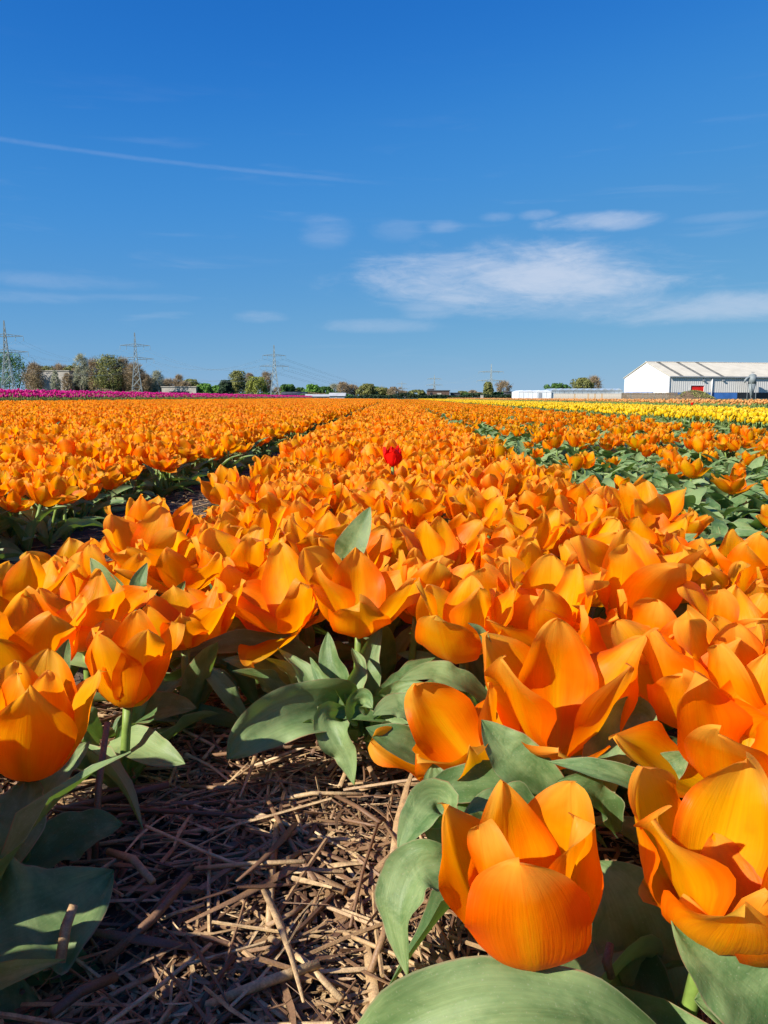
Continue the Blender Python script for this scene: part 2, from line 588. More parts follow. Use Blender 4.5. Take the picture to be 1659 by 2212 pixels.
def build_ground():
    xs = sorted(set([-4000, -1500, -600, -200, -80, -40, -20, -14, -10, -8, -6, -4.5, -3.6, -2.8, -2.2] + [round(-1.8 + 0.018 * i, 4) for i in range(167)] +
                    [1.4, 1.7, 2.1, 2.8, 3.6, 5, 8, 14, 20, 40, 80, 200, 600, 1500, 4000]))
    ys = sorted(set([-600, -100, -20, -5, -2, -1, -0.5, -0.2] + [round(0.018 * i, 4) for i in range(130)] + [2.6, 3, 3.6, 4.5, 6, 9, 14, 25, 50, 100, 200, 400, 1000, 3000, 8000]))
    vs = [(x, y, ground_z(x, y)) for y in ys for x in xs]
    n = len(xs)
    fs = [(j * n + i, j * n + i + 1, (j + 1) * n + i + 1, (j + 1) * n + i) for j in range(len(ys) - 1) for i in range(n - 1)]
    tag(add('ground', mesh_from('ground', vs, fs, M['soil'])), 'dark sandy soil under the tulip beds reaching to the far pasture', 'ground', kind='structure')


build_ground()


# ------------------------------------------------------------------ tulip shapes
def petal_mesh(name, r, mat, L_=0.075, W=0.026, openness=14, curl=8, cup=1.0, nu=9, nv=13, ruffle=0.0022, r0=0.0, base_ang=78, peak=0.58, fold=0.0, bulge=10, point=0.3):
    """one tepal: starts at the origin, leans out along +X"""
    verts, uvs = [], []
    th0, thm = R(base_ang), R(openness)
    ph = [r.uniform(0, 6.28) for _ in range(6)]
    skew = r.uniform(-0.12, 0.12)
    rr, zz = r0, 0.0
    line = []
    NS = 400
    want = [1 - (1 - k / (nv - 1)) ** 1.8 for k in range(nv)]
    wi = set(int(round(x * NS)) for x in want)
    for i in range(NS + 1):
        t = i / NS
        th = thm + (th0 - thm) * math.exp(-t / 0.13) + R(curl) * (max(0, (t - 0.45) / 0.55) ** 2) + R(bulge) * math.cos(min(1, t / 0.8) * math.pi)
        if i in wi:
            line.append((rr, zz, th, t))
        rr += math.sin(th) * L_ / NS
        zz += math.cos(th) * L_ / NS
    pk = peak
    for (cr, cz, th, t) in line:
        if t < pk:
            f = 0.24 + 0.76 * math.sin(t / pk * math.pi / 2) ** 0.85
        else:
            q = (t - pk) / (1 - pk)
            f = math.sqrt(max(0.0, 1 - q ** 2.1)) * (1 - 0.10 * q) * (1 - point) + point * max(0.0, 1 - q ** 1.35)
            if q > 0.94:
                f = min(f, 0.30 * (1 - q) / 0.06 + 0.01)
        w = W * f * (1 + 0.045 * math.sin(t * 12 + ph[4]) * t)
        mixr = min(1.0, t / 0.35)
        Rc = (0.012 + cr) * (1 - mixr) + 0.036 / cup * mixr
        Rc = max(Rc, w / 1.05)
        for j in range(nu):
            s = -1 + 2 * j / (nu - 1)
            a = s * w / Rc
            lat = Rc * math.sin(a)
            inn = Rc * (1 - math.cos(a))
            e = abs(s) ** 2.5
            off = ruffle * e * (math.sin(t * 7 + ph[0] + s * 1.4) + 0.5 * math.sin(t * 15 + ph[1] - s)) * min(1, t * 1.6)
            off += 0.0020 * math.sin(t * 4 + ph[2] + s * 2.2) * t + 0.0009 * math.sin(s * 6 + ph[3] + t * 3) * t
            off -= 0.0013 * math.exp(-(s / 0.10) ** 2) * math.sin(math.pi * min(t * 1.1, 1))
            off += fold * 0.05 * max(0, t - 0.5) * max(0, s * (1 if ph[5] > 3.14 else -1)) ** 2
            inn += off
            x = cr - math.cos(th) * inn
            z = cz + math.sin(th) * inn
            y = lat + skew * t * t * L_ * 0.4
            verts.append((x, y, z))
            uvs.append(((s + 1) / 2, t))
    rows = len(line)
    faces = [(i * nu + j, i * nu + j + 1, (i + 1) * nu + j + 1, (i + 1) * nu + j) for i in range(rows - 1) for j in range(nu - 1)]
    return mesh_from(name, verts, faces, mat, uvs)


def bloom_petals(r, mat, openness, spread=7.0, L_=0.075, W=0.026, nu=9, nv=13, ruffle=0.0022, cup=1.0, curls=(-22, 16), folds=0.35):
    """six (mesh, azimuth, tilt) entries"""
    out = []
    for k in range(6):
        outer = k % 2 == 0
        op = openness + (4 if outer else -5) + r.uniform(-spread, spread)
        if openness > 10 and r.random() < 0.14:
            op += r.uniform(12, 30)
        me = petal_mesh('petal', r, mat, L_ * r.uniform(0.93, 1.07), W * (1.05 if outer else 0.94) * r.uniform(0.93, 1.07), op, r.uniform(*curls),
                        cup * r.uniform(0.85, 1.15), nu, nv, ruffle * r.uniform(0.7, 2.2), 0.0035 if outer else 0.0, r.uniform(79, 84) if outer else r.uniform(64, 72), r.uniform(0.52, 0.64),
                        max(0, r.uniform(-0.8, folds)), r.uniform(3, 14), r.uniform(0.15, 0.95))
        out.append((me, k * math.pi / 3 + r.uniform(-0.13, 0.13)))
    return out


def leaf_from_points(name, pts, width, r, mat, up=(0, 0, 1), cup=0.5, wave=0.004, nu=9, nv=20, roll=0.0, blunt=1.0, waves=3.0, peak=0.38):
    """a strap leaf along a smooth curve through pts"""
    P = [Vector(p) for p in pts]
    if len(P) == 2:
        P.insert(1, (P[0] + P[1]) / 2)
    Q = [P[0] * 2 - P[1]] + P + [P[-1] * 2 - P[-2]]

    def cr(u):
        n = len(P) - 1
        x = min(u * n, n - 1e-6)
        i = int(x)
        f = x - i
        a, b, c, d = Q[i], Q[i + 1], Q[i + 2], Q[i + 3]
        return 0.5 * ((2 * b) + (c - a) * f + (2 * a - 5 * b + 4 * c - d) * f * f + (3 * b - a - 3 * c + d) * f ** 3)

    ph = [r.uniform(0, 6.28) for _ in range(4)]
    up = Vector(up).normalized()
    verts, uvs = [], []
    prevS = None
    for i in range(nv):
        t = i / (nv - 1)
        c = cr(t)
        T = (cr(min(t + 0.02, 1)) - cr(max(t - 0.02, 0)))
        T.normalize()
        S = T.cross(up)
        if prevS is not None and (S.length < 0.25):
            S = prevS - T * prevS.dot(T)
        elif S.length < 1e-3:
            S = T.cross(Vector((0.3, 1, 0)))
        S.normalize()
        if prevS is not None:
            if S.dot(prevS) < 0:
                S = -S
            S = (S * 0.5 + prevS * 0.5).normalized()
        prevS = S
        Nn = S.cross(T).normalized()
        rot = Matrix.Rotation(roll * t, 3, T)
        S2, N2 = rot @ S, rot @ Nn
        if t < peak:
            f = 0.42 + 0.58 * math.sin(t / peak * math.pi / 2)
        else:
            q = (t - peak) / (1 - peak)
            f = max(0.0, (1 - q ** (1.75 * blunt))) ** 0.85
            f = max(f, 0.015)
        w = width * 0.5 * f
        cupt = cup * (1.25 - 0.75 * t)
        for j in range(nu):
            s = -1 + 2 * j / (nu - 1)
            lat = w * s * math.cos(cupt * abs(s) * 0.8)
            lift = w * abs(s) ** 1.4 * math.sin(cupt) * 0.9
            ed = abs(s) ** 2
            sg = 1 if s > 0 else 0.8
            wv_ = wave * ed * (math.sin(t * 6.28 * waves + ph[0] * sg + (1.7 if s > 0 else 0)) + 0.5 * math.sin(t * 6.28 * waves * 1.9 + ph[1] * sg)) * math.sin(math.pi * min(1, t * 1.15 + 0.08))
            wv_ += 0.12 * wave * math.sin(s * 9 + ph[2])
            p = c + S2 * lat + N2 * (lift + wv_)
            verts.append(tuple(p))
            uvs.append(((s + 1) / 2, t))
    faces = [(i * nu + j, i * nu + j + 1, (i + 1) * nu + j + 1, (i + 1) * nu + j) for i in range(nv - 1) for j in range(nu - 1)]
    return mesh_from(name, verts, faces, mat, uvs)


def leaf_points(length, e0, e1, base=(0, 0, 0.0), r=None):
    """an arching leaf in the x,z plane from elevation e0 to e1 (degrees)"""
    n = 5
    p = Vector(base)
    pts = [p.copy()]
    sway = r.uniform(-0.35, 0.35) if r else 0
    for i in range(n):
        t = (i + 0.5) / n
        e = R(e0 + (e1 - e0) * t ** 1.2)
        p = p + Vector((math.cos(e), sway * t, math.sin(e))) * (length / n)
        p.z = max(p.z, 0.012)
        pts.append(p.copy())
    return pts


def random_leaf(r, mat, nu=7, nv=13, big=1.0, low=False):
    ln = r.uniform(0.13, 0.20) * big
    if low:
        e0, e1 = r.uniform(25, 60), r.uniform(-50, -5)
    else:
        e0, e1 = r.uniform(55, 82), r.uniform(-35, 45)
    return leaf_from_points('leaf', leaf_points(ln, e0, e1, (0.004, 0, 0.004), r), r.uniform(0.028, 0.050) * big, r, mat, (-0.3, 0, 1), r.uniform(0.6, 1.25),
                            r.uniform(0.002, 0.0065), nu, nv, r.uniform(-1.3, 1.3), r.uniform(0.8, 1.25), r.uniform(1.5, 3.5))


def stem_mesh(h, dx, dy, r0=0.0042, seg=7):
    mb = MB()
    pts = [Vector((dx * t ** 1.8, dy * t ** 1.8, h * t)) for t in (0, 0.25, 0.5, 0.75, 1.0)]
    mb.tube(pts, [r0 * 1.15, r0 * 1.05, r0, r0 * 0.95, r0 * 1.1], seg)
    return mesh_from('stem', mb.v, mb.f, M['stem'])


# --- libraries of shared shapes
pr = random.Random(21)
BLOOMS = []
for i in range(35):
    op = [15, 20, 25, 29, 33, 38, 45][i % 7] + pr.uniform(-3, 3)
    BLOOMS.append(bloom_petals(pr, M['orange'], op, 12.0, 0.082, 0.0262, 9, 12, 0.0034, 0.9))
LEAVES = [random_leaf(pr, M['leaf'], 7, 13) for _ in range(26)]
LOW_LEAVES = [random_leaf(pr, M['leaf'], 7, 13, 1.0, True) for _ in range(20)]
STEMS = {}


def get_stem(h):
    k = round(h / 0.012)
    if k not in STEMS:
        STEMS[k] = stem_mesh(k * 0.012, 0.004, 0.003)
    return STEMS[k], k * 0.012


def place_tulip(name, pos, h, label, group, cat='tulip', petals=None, scale=1.0, tilt=(0, 0), spin=None, nleaves=3, low=False, r=rng, leaf_scale=1.0):
    """a whole plant: stem, six petals, its leaves"""
    t = empty(name, pos)
    tag(t, label, cat, group)
    me, hh = get_stem(h)
    add('stem', me, t, rot=(-tilt[1] * 0.6, tilt[0] * 0.6, 0))
    top = Euler((-tilt[1] * 0.6, tilt[0] * 0.6, 0)).to_matrix() @ Vector((0.004, 0.003, hh - 0.001))
    petals = petals or r.choice(BLOOMS)
    spin = r.uniform(0, 6.28) if spin is None else spin
    base = Euler((-tilt[1], tilt[0], 0)).to_matrix().to_4x4()
    for (pm, az) in petals:
        m = Matrix.Translation(top) @ base @ Matrix.Rotation(spin + az, 4, 'Z') @ Matrix.Scale(scale, 4)
        o = add('petal', pm, t)
        o.matrix_local = m
    a0 = r.uniform(0, 6.28)
    for k in range(nleaves):
        lib = LOW_LEAVES if (low or r.random() < 0.35) else LEAVES
        add('leaf', r.choice(lib), t, rot=(0, 0, a0 + k * 6.28 / max(1, nleaves) + r.uniform(-0.5, 0.5)), scale=leaf_scale * r.uniform(0.8, 1.1))
    return t


# ------------------------------------------------------------------ the tulips in front, one by one
# picture x, y of the bloom, height of the bloom's middle, scale, openness, tilt(x, y), spin, label
G_FRONT = 'orange tulips standing at the front of the middle bed'
HEROES = [
    (1120, 1918, 0.122, 1.03, 3, (-0.10, 0.08), 0.55, 'large upright orange tulip nearest to the viewer above a broad green leaf', 3),
    (1560, 1862, 0.130, 1.06, 24, (0.10, -0.16), 0.20, 'wide open orange tulip cut by the right picture edge beside the nearest one', 2),
    (1590, 1600, 0.145, 1.06, 20, (-0.10, -0.20), 1.00, 'orange tulip with a broad rounded front petal directly above the wide open one', 2),
    (1205, 1505, 0.140, 1.25, 27, (0.00, -0.22), 0.35, 'fully open orange tulip above the striped green leaf right of centre', 2),
    (990, 1590, 0.110, 1.05, 24, (-0.55, -0.15), 0.80, 'orange tulip tipped over to the left at the edge of the straw patch', 2),
    (985, 1352, 0.145, 1.02, 17, (-0.12, -0.12), 0.10, 'orange tulip with a thin dark curled blade against its right side', 3),
    (768, 1290, 0.150, 1.18, 30, (0.02, -0.20), 0.52, 'open orange tulip on a bare straight stem above the big shaded leaf', 0),
    (590, 1285, 0.140, 1.22, 33, (-0.40, -0.12), 0.25, 'broad orange tulip leaning left against the one on the bare stem', 0),
    (420, 1305, 0.128, 0.90, 20, (-0.60, 0.05), 0.90, 'small orange tulip lying over sideways above the arching pale leaves', 2),
    (312, 1185, 0.158, 1.22, 24, (0.05, -0.16), 0.45, 'large orange tulip on the left with pointed leaf tips around its base', 3),
    (265, 1440, 0.118, 1.02, 10, (0.03, 0.06), 0.30, 'red-orange tulip in the shade with a petal bent outward to the right', 2),
    (55, 1575, 0.118, 1.10, 4, (0.06, 0.10), 0.70, 'orange tulip at the left edge with a large shaded front petal', 1),
    (60, 1390, 0.135, 1.10, 16, (0.04, -0.05), 0.15, 'orange tulip cut by the left picture edge above the shaded one', 2),
    (165, 1330, 0.140, 1.05, 30, (-0.05, -0.10), 0.55, 'ruffled open orange tulip between the left edge and the shaded red-orange one', 2),
    (140, 1215, 0.142, 1.05, 28, (-0.25, -0.05), 0.85, 'orange tulip on the bare path side left of the large one', 2),
    (1392, 1088, 0.178, 1.18, 32, (0.02, -0.12), 0.40, 'tall dark orange tulip standing clear of the bed beside the green strip', 3),
    (1370, 1265, 0.160, 1.24, 18, (0.05, -0.10), 0.75, 'large pale orange tulip with a dark upright leaf on its right', 2),
    (1165, 1300, 0.152, 1.22, 19, (-0.05, -0.12), 0.22, 'large yellow-orange tulip right of the tulip with the curled blade', 2),
    (955, 1185, 0.150, 1.10, 26, (0.05, -0.12), 0.66, 'orange tulip half hidden behind the one with the curled blade', 2),
    (900, 1262, 0.150, 0.95, 8, (0.10, -0.04), 0.95, 'narrow yellow-orange tulip close behind the right side of the bare-stemmed one', 2),
    (1490, 1460, 0.145, 1.18, 20, (-0.10, -0.14), 0.18, 'orange tulip with a peach petal between the two big right-hand ones', 2),
    (1330, 1420, 0.130, 0.98, 16, (0.10, -0.05), 0.50, 'yellow-orange tulip tucked behind the fully open one', 2),
    (1620, 1500, 0.150, 1.10, 20, (0.05, -0.10), 0.50, 'orange tulip at the right edge above the rounded petal', 1),
    (500, 1210, 0.150, 1.12, 26, (-0.05, -0.10), 0.12, 'orange tulip between the large left one and the broad leaning one', 2),
    (1600, 1340, 0.150, 1.05, 24, (0.05, -0.10), 0.33, 'peach-tinted orange tulip at the right edge in the second rank', 2),
    (690, 1160, 0.150, 1.15, 25, (0.05, -0.10), 0.33, 'pale orange tulip just left of the dark upright leaf in mid bed', 2),
    (580, 1090, 0.150, 1.1, 28, (0.0, -0.10), 0.73, 'orange tulip in the second rank behind the broad leaning one', 2),
]
hr = random.Random(5)
plants_xy = []
hero_objs = []
for (px, py, zc, sc, op, tilt, spin, label, nl) in HEROES:
    c = at_z(px, py, zc)
    gz = ground_z(c.x, c.y)
    half = 0.036 * sc
    h = max(0.03, zc - half - gz)
    pet = bloom_petals(hr, M['orange'], op + 8, 9.0, 0.083, 0.0278, 13, 20, 0.0036, 0.92, (-12, 16), 0.10)
    # put the stem foot so that the leaning bloom's middle lands where it should
    bx = c.x - math.sin(tilt[0]) * half - math.sin(tilt[0] * 0.6) * h
    by = c.y - math.sin(tilt[1]) * half - math.sin(tilt[1] * 0.6) * h
    o = place_tulip('orange_tulip', (bx, by, gz), h, label, G_FRONT, petals=pet, scale=sc, tilt=tilt, spin=spin, nleaves=nl, low=True, r=hr, leaf_scale=0.95)
    plants_xy.append((bx, by, 0.055))
    hero_objs.append(o)

# their own large leaves, shaped one by one: owner, curve in picture x, y and distance, width, roll, cup, wave, up
CAMUP = (0, -0.55, 0.85)
LEAF_SPECS = [
    (0, [(690, 2360, 0.36), (900, 2235, 0.350), (1110, 2185, 0.345), (1330, 2225, 0.35), (1560, 2380, 0.36)], 0.046, 0.0, 0.45, 0.006, CAMUP),
    (0, [(985, 1860, 0.425), (905, 1880, 0.42), (868, 1975, 0.41), (880, 2110, 0.405)], 0.034, 0.3, 0.6, 0.004, (-0.6, -0.8, 0.3)),
    (0, [(960, 1840, 0.44), (945, 1740, 0.45), (905, 1770, 0.44), (860, 1840, 0.43)], 0.030, 0.3, 0.7, 0.003, (-0.3, -0.8, 0.5)),
    (0, [(1400, 2290, 0.43), (1395, 2120, 0.435), (1350, 1960, 0.44), (1285, 1860, 0.45)], 0.070, 0.0, 0.45, 0.005, (0.35, -0.9, 0.15)),
    (1, [(1760, 2290, 0.34), (1640, 2150, 0.345), (1540, 2065, 0.35), (1450, 1985, 0.36)], 0.050, 0.5, 0.45, 0.004, (-0.3, -0.7, 0.6)),
    (1, [(1650, 2240, 0.36), (1580, 2180, 0.36), (1500, 2160, 0.36)], 0.030, 0.0, 0.4, 0.003, CAMUP),
    (3, [(1215, 1740, 0.50), (1140, 1670, 0.495), (1085, 1615, 0.50), (1040, 1555, 0.505)], 0.038, 0.35, 0.7, 0.003, (-0.2, -0.85, 0.5)),
    (3, [(1480, 1790, 0.47), (1400, 1710, 0.46), (1290, 1665, 0.46), (1185, 1645, 0.47)], 0.020, 0.2, 0.5, 0.0015, CAMUP),
    (3, [(1370, 1720, 0.50), (1430, 1670, 0.49), (1490, 1625, 0.49)], 0.024, 0.2, 0.5, 0.0015, CAMUP),
    (3, [(1290, 1740, 0.53), (1310, 1620, 0.54), (1375, 1540, 0.55), (1420, 1590, 0.54)], 0.036, 0.2, 0.5, 0.002, (-0.2, -0.9, 0.3)),
    (4, [(1000, 1680, 0.60), (930, 1640, 0.585), (850, 1600, 0.58), (790, 1572, 0.585)], 0.036, 0.2, 0.4, 0.002, CAMUP),
    (4, [(1210, 1760, 0.49), (1090, 1705, 0.50), (980, 1700, 0.50), (915, 1725, 0.49)], 0.032, -0.2, 0.5, 0.002, CAMUP),
    (4, [(1060, 1770, 0.50), (1010, 1730, 0.50), (950, 1700, 0.51), (935, 1650, 0.52)], 0.034, 0.1, 0.4, 0.003, CAMUP),
    (4, [(970, 1590, 0.62), (900, 1545, 0.62), (850, 1530, 0.62), (805, 1545, 0.61)], 0.032, 0.2, 0.5, 0.002, CAMUP),
    (5, [(1060, 1520, 0.70), (990, 1475, 0.68), (930, 1455, 0.68), (860, 1470, 0.67)], 0.030, 0.2, 0.4, 0.002, CAMUP),
    (5, [(1090, 1500, 0.66), (1062, 1420, 0.60), (1040, 1365, 0.59), (1010, 1345, 0.585)], 0.008, 0.9, 0.3, 0.0005, (-0.5, -0.8, 0.2)),
    (6, [(800, 1560, 0.76), (710, 1530, 0.72), (620, 1545, 0.69), (540, 1590, 0.67), (490, 1640, 0.665)], 0.058, 0.35, 0.75, 0.010, (0.45, -0.8, 0.4)),
    (6, [(775, 1560, 0.75), (715, 1550, 0.70), (735, 1600, 0.68), (755, 1640, 0.675), (765, 1695, 0.67)], 0.034, 0.9, 0.6, 0.006, (0.2, -0.9, 0.4)),
    (6, [(765, 1560, 0.76), (745, 1490, 0.745), (715, 1430, 0.75), (708, 1365, 0.765)], 0.032, 0.2, 0.7, 0.003, (-0.35, -0.9, 0.1)),
    (6, [(775, 1560, 0.77), (790, 1480, 0.765), (795, 1420, 0.77), (825, 1350, 0.78)], 0.030, -0.2, 0.7, 0.003, (0.3, -0.9, 0.1)),
    (6, [(780, 1560, 0.75), (770, 1525, 0.72), (790, 1510, 0.71), (805, 1530, 0.70)], 0.030, 0.6, 0.8, 0.005, (0.2, -0.8, 0.5)),
    (6, [(800, 1570, 0.76), (860, 1560, 0.74), (930, 1590, 0.72), (960, 1640, 0.70)], 0.045, 0.0, 0.4, 0.004, CAMUP),
    (6, [(745, 1580, 0.75), (690, 1520, 0.74), (650, 1450, 0.75), (600, 1400, 0.77)], 0.026, 0.5, 0.8, 0.004, CAMUP),
    (6, [(760, 1575, 0.74), (735, 1520, 0.725), (700, 1470, 0.73), (670, 1420, 0.75)], 0.024, -0.4, 0.9, 0.004, (-0.3, -0.9, 0.3)),
    (6, [(800, 1570, 0.75), (850, 1500, 0.74), (890, 1450, 0.75), (940, 1420, 0.77)], 0.026, -0.4, 0.8, 0.004, CAMUP),
    (6, [(790, 1575, 0.74), (830, 1530, 0.72), (870, 1490, 0.72), (930, 1480, 0.71)], 0.024, 0.3, 0.8, 0.004, CAMUP),
    (6, [(770, 1600, 0.73), (720, 1570, 0.71), (660, 1560, 0.70), (600, 1580, 0.685)], 0.028, 0.5, 0.8, 0.006, CAMUP),
    (6, [(800, 1600, 0.73), (830, 1570, 0.71), (880, 1580, 0.70), (900, 1630, 0.69)], 0.028, -0.5, 0.8, 0.006, CAMUP),
    (6, [(780, 1590, 0.735), (760, 1500, 0.73), (775, 1440, 0.74), (760, 1400, 0.76)], 0.022, 0.6, 0.9, 0.004, (0.0, -0.9, 0.3)),
    (8, [(520, 1540, 0.79), (470, 1480, 0.78), (420, 1470, 0.77), (360, 1490, 0.76)], 0.028, 0.4, 0.8, 0.005, CAMUP),
    (10, [(260, 1610, 0.73), (300, 1560, 0.72), (350, 1500, 0.73), (390, 1470, 0.74)], 0.026, 0.3, 0.9, 0.004, CAMUP),
    (7, [(640, 1560, 0.78), (600, 1500, 0.77), (560, 1465, 0.77), (500, 1450, 0.76)], 0.026, 0.3, 0.8, 0.004, CAMUP),
    (7, [(660, 1570, 0.77), (650, 1500, 0.76), (620, 1450, 0.77), (570, 1420, 0.78)], 0.024, 0.6, 0.9, 0.004, CAMUP),
    (8, [(560, 1530, 0.82), (500, 1450, 0.81), (430, 1430, 0.80), (370, 1450, 0.78)], 0.026, 0.5, 0.8, 0.004, CAMUP),
    (3, [(1180, 1790, 0.48), (1120, 1740, 0.475), (1060, 1735, 0.47), (1000, 1760, 0.465)], 0.022, 0.4, 0.8, 0.003, CAMUP),
    (3, [(1330, 1800, 0.48), (1300, 1740, 0.475), (1260, 1700, 0.47), (1200, 1690, 0.47)], 0.022, -0.4, 0.8, 0.003, CAMUP),
    (7, [(700, 1520, 0.86), (640, 1430, 0.83), (560, 1395, 0.82), (470, 1400, 0.80), (375, 1420, 0.79)], 0.042, 0.2, 0.5, 0.004, CAMUP),
    (7, [(680, 1530, 0.83), (600, 1470, 0.80), (540, 1440, 0.79), (480, 1425, 0.78)], 0.034, 0.1, 0.5, 0.004, CAMUP),
    (7, [(690, 1540, 0.84), (650, 1450, 0.83), (610, 1410, 0.84), (580, 1380, 0.85)], 0.045, -0.1, 0.4, 0.004, CAMUP),
    (8, [(600, 1450, 0.90), (520, 1380, 0.88), (440, 1355, 0.87), (360, 1370, 0.86)], 0.042, 0.2, 0.5, 0.003, CAMUP),
    (8, [(530, 1560, 0.77), (490, 1500, 0.76), (450, 1455, 0.76), (415, 1430, 0.76)], 0.022, 0.2, 0.6, 0.002, CAMUP),
    (9, [(300, 1350, 0.90), (270, 1290, 0.87), (225, 1245, 0.86), (195, 1205, 0.86)], 0.030, 0.2, 0.7, 0.002, (-0.3, -0.9, 0.2)),
    (9, [(310, 1350, 0.89), (320, 1300, 0.86), (300, 1265, 0.85), (318, 1215, 0.86)], 0.028, -0.2, 0.7, 0.002, (0.2, -0.9, 0.2)),
    (9, [(330, 1360, 0.90), (370, 1300, 0.88), (400, 1255, 0.87)], 0.022, 0.2, 0.7, 0.002, (0.2, -0.9, 0.2)),
    (10, [(250, 1590, 0.74), (310, 1545, 0.72), (370, 1530, 0.70), (425, 1530, 0.69)], 0.036, 0.0, 0.4, 0.003, CAMUP),
    (10, [(215, 1600, 0.74), (170, 1560, 0.72), (130, 1560, 0.71)], 0.034, 0.0, 0.4, 0.003, CAMUP),
    (10, [(230, 1620, 0.72), (290, 1610, 0.69), (340, 1630, 0.67), (400, 1650, 0.66)], 0.036, 0.0, 0.4, 0.003, CAMUP),
    (11, [(-130, 2080, 0.43), (30, 2020, 0.455), (140, 1960, 0.475), (245, 1880, 0.50)], 0.078, 0.25, 0.4, 0.011, (-0.1, -0.5, 0.85)),
    (11, [(-40, 1900, 0.50), (20, 1800, 0.51), (45, 1730, 0.53), (62, 1675, 0.55)], 0.046, 0.0, 0.35, 0.004, (0.0, -0.9, 0.4)),
    (11, [(60, 1800, 0.58), (110, 1700, 0.58), (150, 1650, 0.59), (195, 1600, 0.60)], 0.026, 0.2, 0.5, 0.002, (-0.4, -0.8, 0.3)),
    (11, [(40, 1900, 0.54), (130, 1830, 0.56), (200, 1790, 0.57), (265, 1780, 0.58)], 0.040, 0.0, 0.4, 0.004, CAMUP),
    (11, [(-60, 2260, 0.42), (20, 2200, 0.43), (90, 2190, 0.44)], 0.055, 0.0, 0.4, 0.004, CAMUP),
    (25, [(735, 1215, 0.98), (765, 1170, 0.975), (800, 1095, 0.98)], 0.040, 0.0, 0.35, 0.001, (-0.2, -0.95, 0.1)),
    (16, [(1435, 1370, 0.84), (1460, 1300, 0.83), (1490, 1240, 0.83)], 0.030, 0.0, 0.35, 0.001, (0.3, -0.9, 0.1)),
    (13, [(120, 1490, 0.66), (128, 1440, 0.645), (148, 1380, 0.64)], 0.020, 0.0, 0.5, 0.001, (0.3, -0.9, 0.1)),
]
bpy.context.view_layer.update()
for (own, pts, wd, roll, cup, wave, up) in LEAF_SPECS:
    o = hero_objs[own]
    loc = o.location
    W_ = [at(*p) for p in pts]
    W_ = [Vector((p.x, p.y, max(p.z, 0.008))) - loc for p in W_]
    me = leaf_from_points('leaf', W_, wd, hr, M['leaf'], up, cup, wave, 11, 28, roll, 1.05, 2.2)
    add('leaf', me, o)

# the red one in the middle of the bed
c = at_z(845, 979, 0.203)
REDS = bloom_petals(hr, M['red'], 13, 3.0, 0.060, 0.025, 9, 13, 0.0015, 1.1)
place_tulip('red_tulip', (c.x, c.y, 0), 0.168, 'single scarlet red tulip rising above the orange middle bed', None, petals=REDS, scale=1.0, nleaves=3, r=hr)
plants_xy.append((c.x, c.y, 0.08))
RED_POS = c.copy()

# ------------------------------------------------------------------ where everything else grows
BEDS_LEFT = [(-2.02, -0.69), (-3.42, -2.20), (-4.82, -3.60), (-6.22, -5.00), (-7.62, -6.40), (-9.1, -7.80)]
FIELD_END = 97.0


def in_patch(x, y):
    """the bare straw-covered spot at the end of the bed"""
    if y > 0.74 + 0.02 * math.sin(x * 30):
        return False
    if y > 0.62 and x < -0.16:
        return y < 0.68 and x > -0.26
    if y < 0.30:
        return x > -0.24 and x < 0.10
    return -0.25 - 0.02 * math.sin(y * 25) < x < 0.035 + 0.015 * math.sin(y * 22)


def in_view(x, y, z=0.14, margin=60):
    d = Vector((x, y, z)) - Vector((0, 0, CAM_H))
    c_ = cam.rotation_euler.to_matrix().transposed() @ d
    if c_.z > -0.05:
        return False
    px = 829.5 + FPX * c_.x / -c_.z
    py = 1106 - FPX * c_.y / -c_.z
    return -margin < px < 1659 + margin and -margin < py < 2212 + margin


fr = random.Random(99)
cells = {}
for (x, y, d) in plants_xy:
    cells.setdefault((int(x // 0.1), int(y // 0.1)), []).append((x, y, d))


def free(x, y, d):
    cx, cy = int(x // 0.1), int(y // 0.1)
    for i in range(cx - 1, cx + 2):
        for j in range(cy - 1, cy + 2):
            for (a, b, e) in cells.get((i, j), ()):
                if (a - x) ** 2 + (b - y) ** 2 < max(d, e) ** 2:
                    return False
    cells.setdefault((cx, cy), []).append((x, y, d))
    return True


near = []                                   # (distance, x, y, zone)
points = []                                 # the rest of the orange field
greens = []                                 # leaf-only plants
SP = 0.070


def scatter(x0, x1, y0, y1, sp, zone, prob=None, jitter=0.45):
    ny = int((y1 - y0) / sp)
    nx = max(1, int((x1 - x0) / sp))
    for j in range(ny):
        y = y0 + (j + 0.5) * sp
        half = 0.52 * y + 2.2
        for i in range(nx):
            x = x0 + (i + 0.5) * (x1 - x0) / nx
            if abs(x) > half:
                continue
            xx, yy = x + fr.uniform(-jitter, jitter) * sp, y + fr.uniform(-jitter, jitter) * sp
            yield xx, yy


def edge_noise(y, s):
    return 0.03 * math.sin(y * 3.1 + s) + 0.025 * math.sin(y * 7.7 + 2 * s) + 0.02 * math.sin(y * 17 + s)


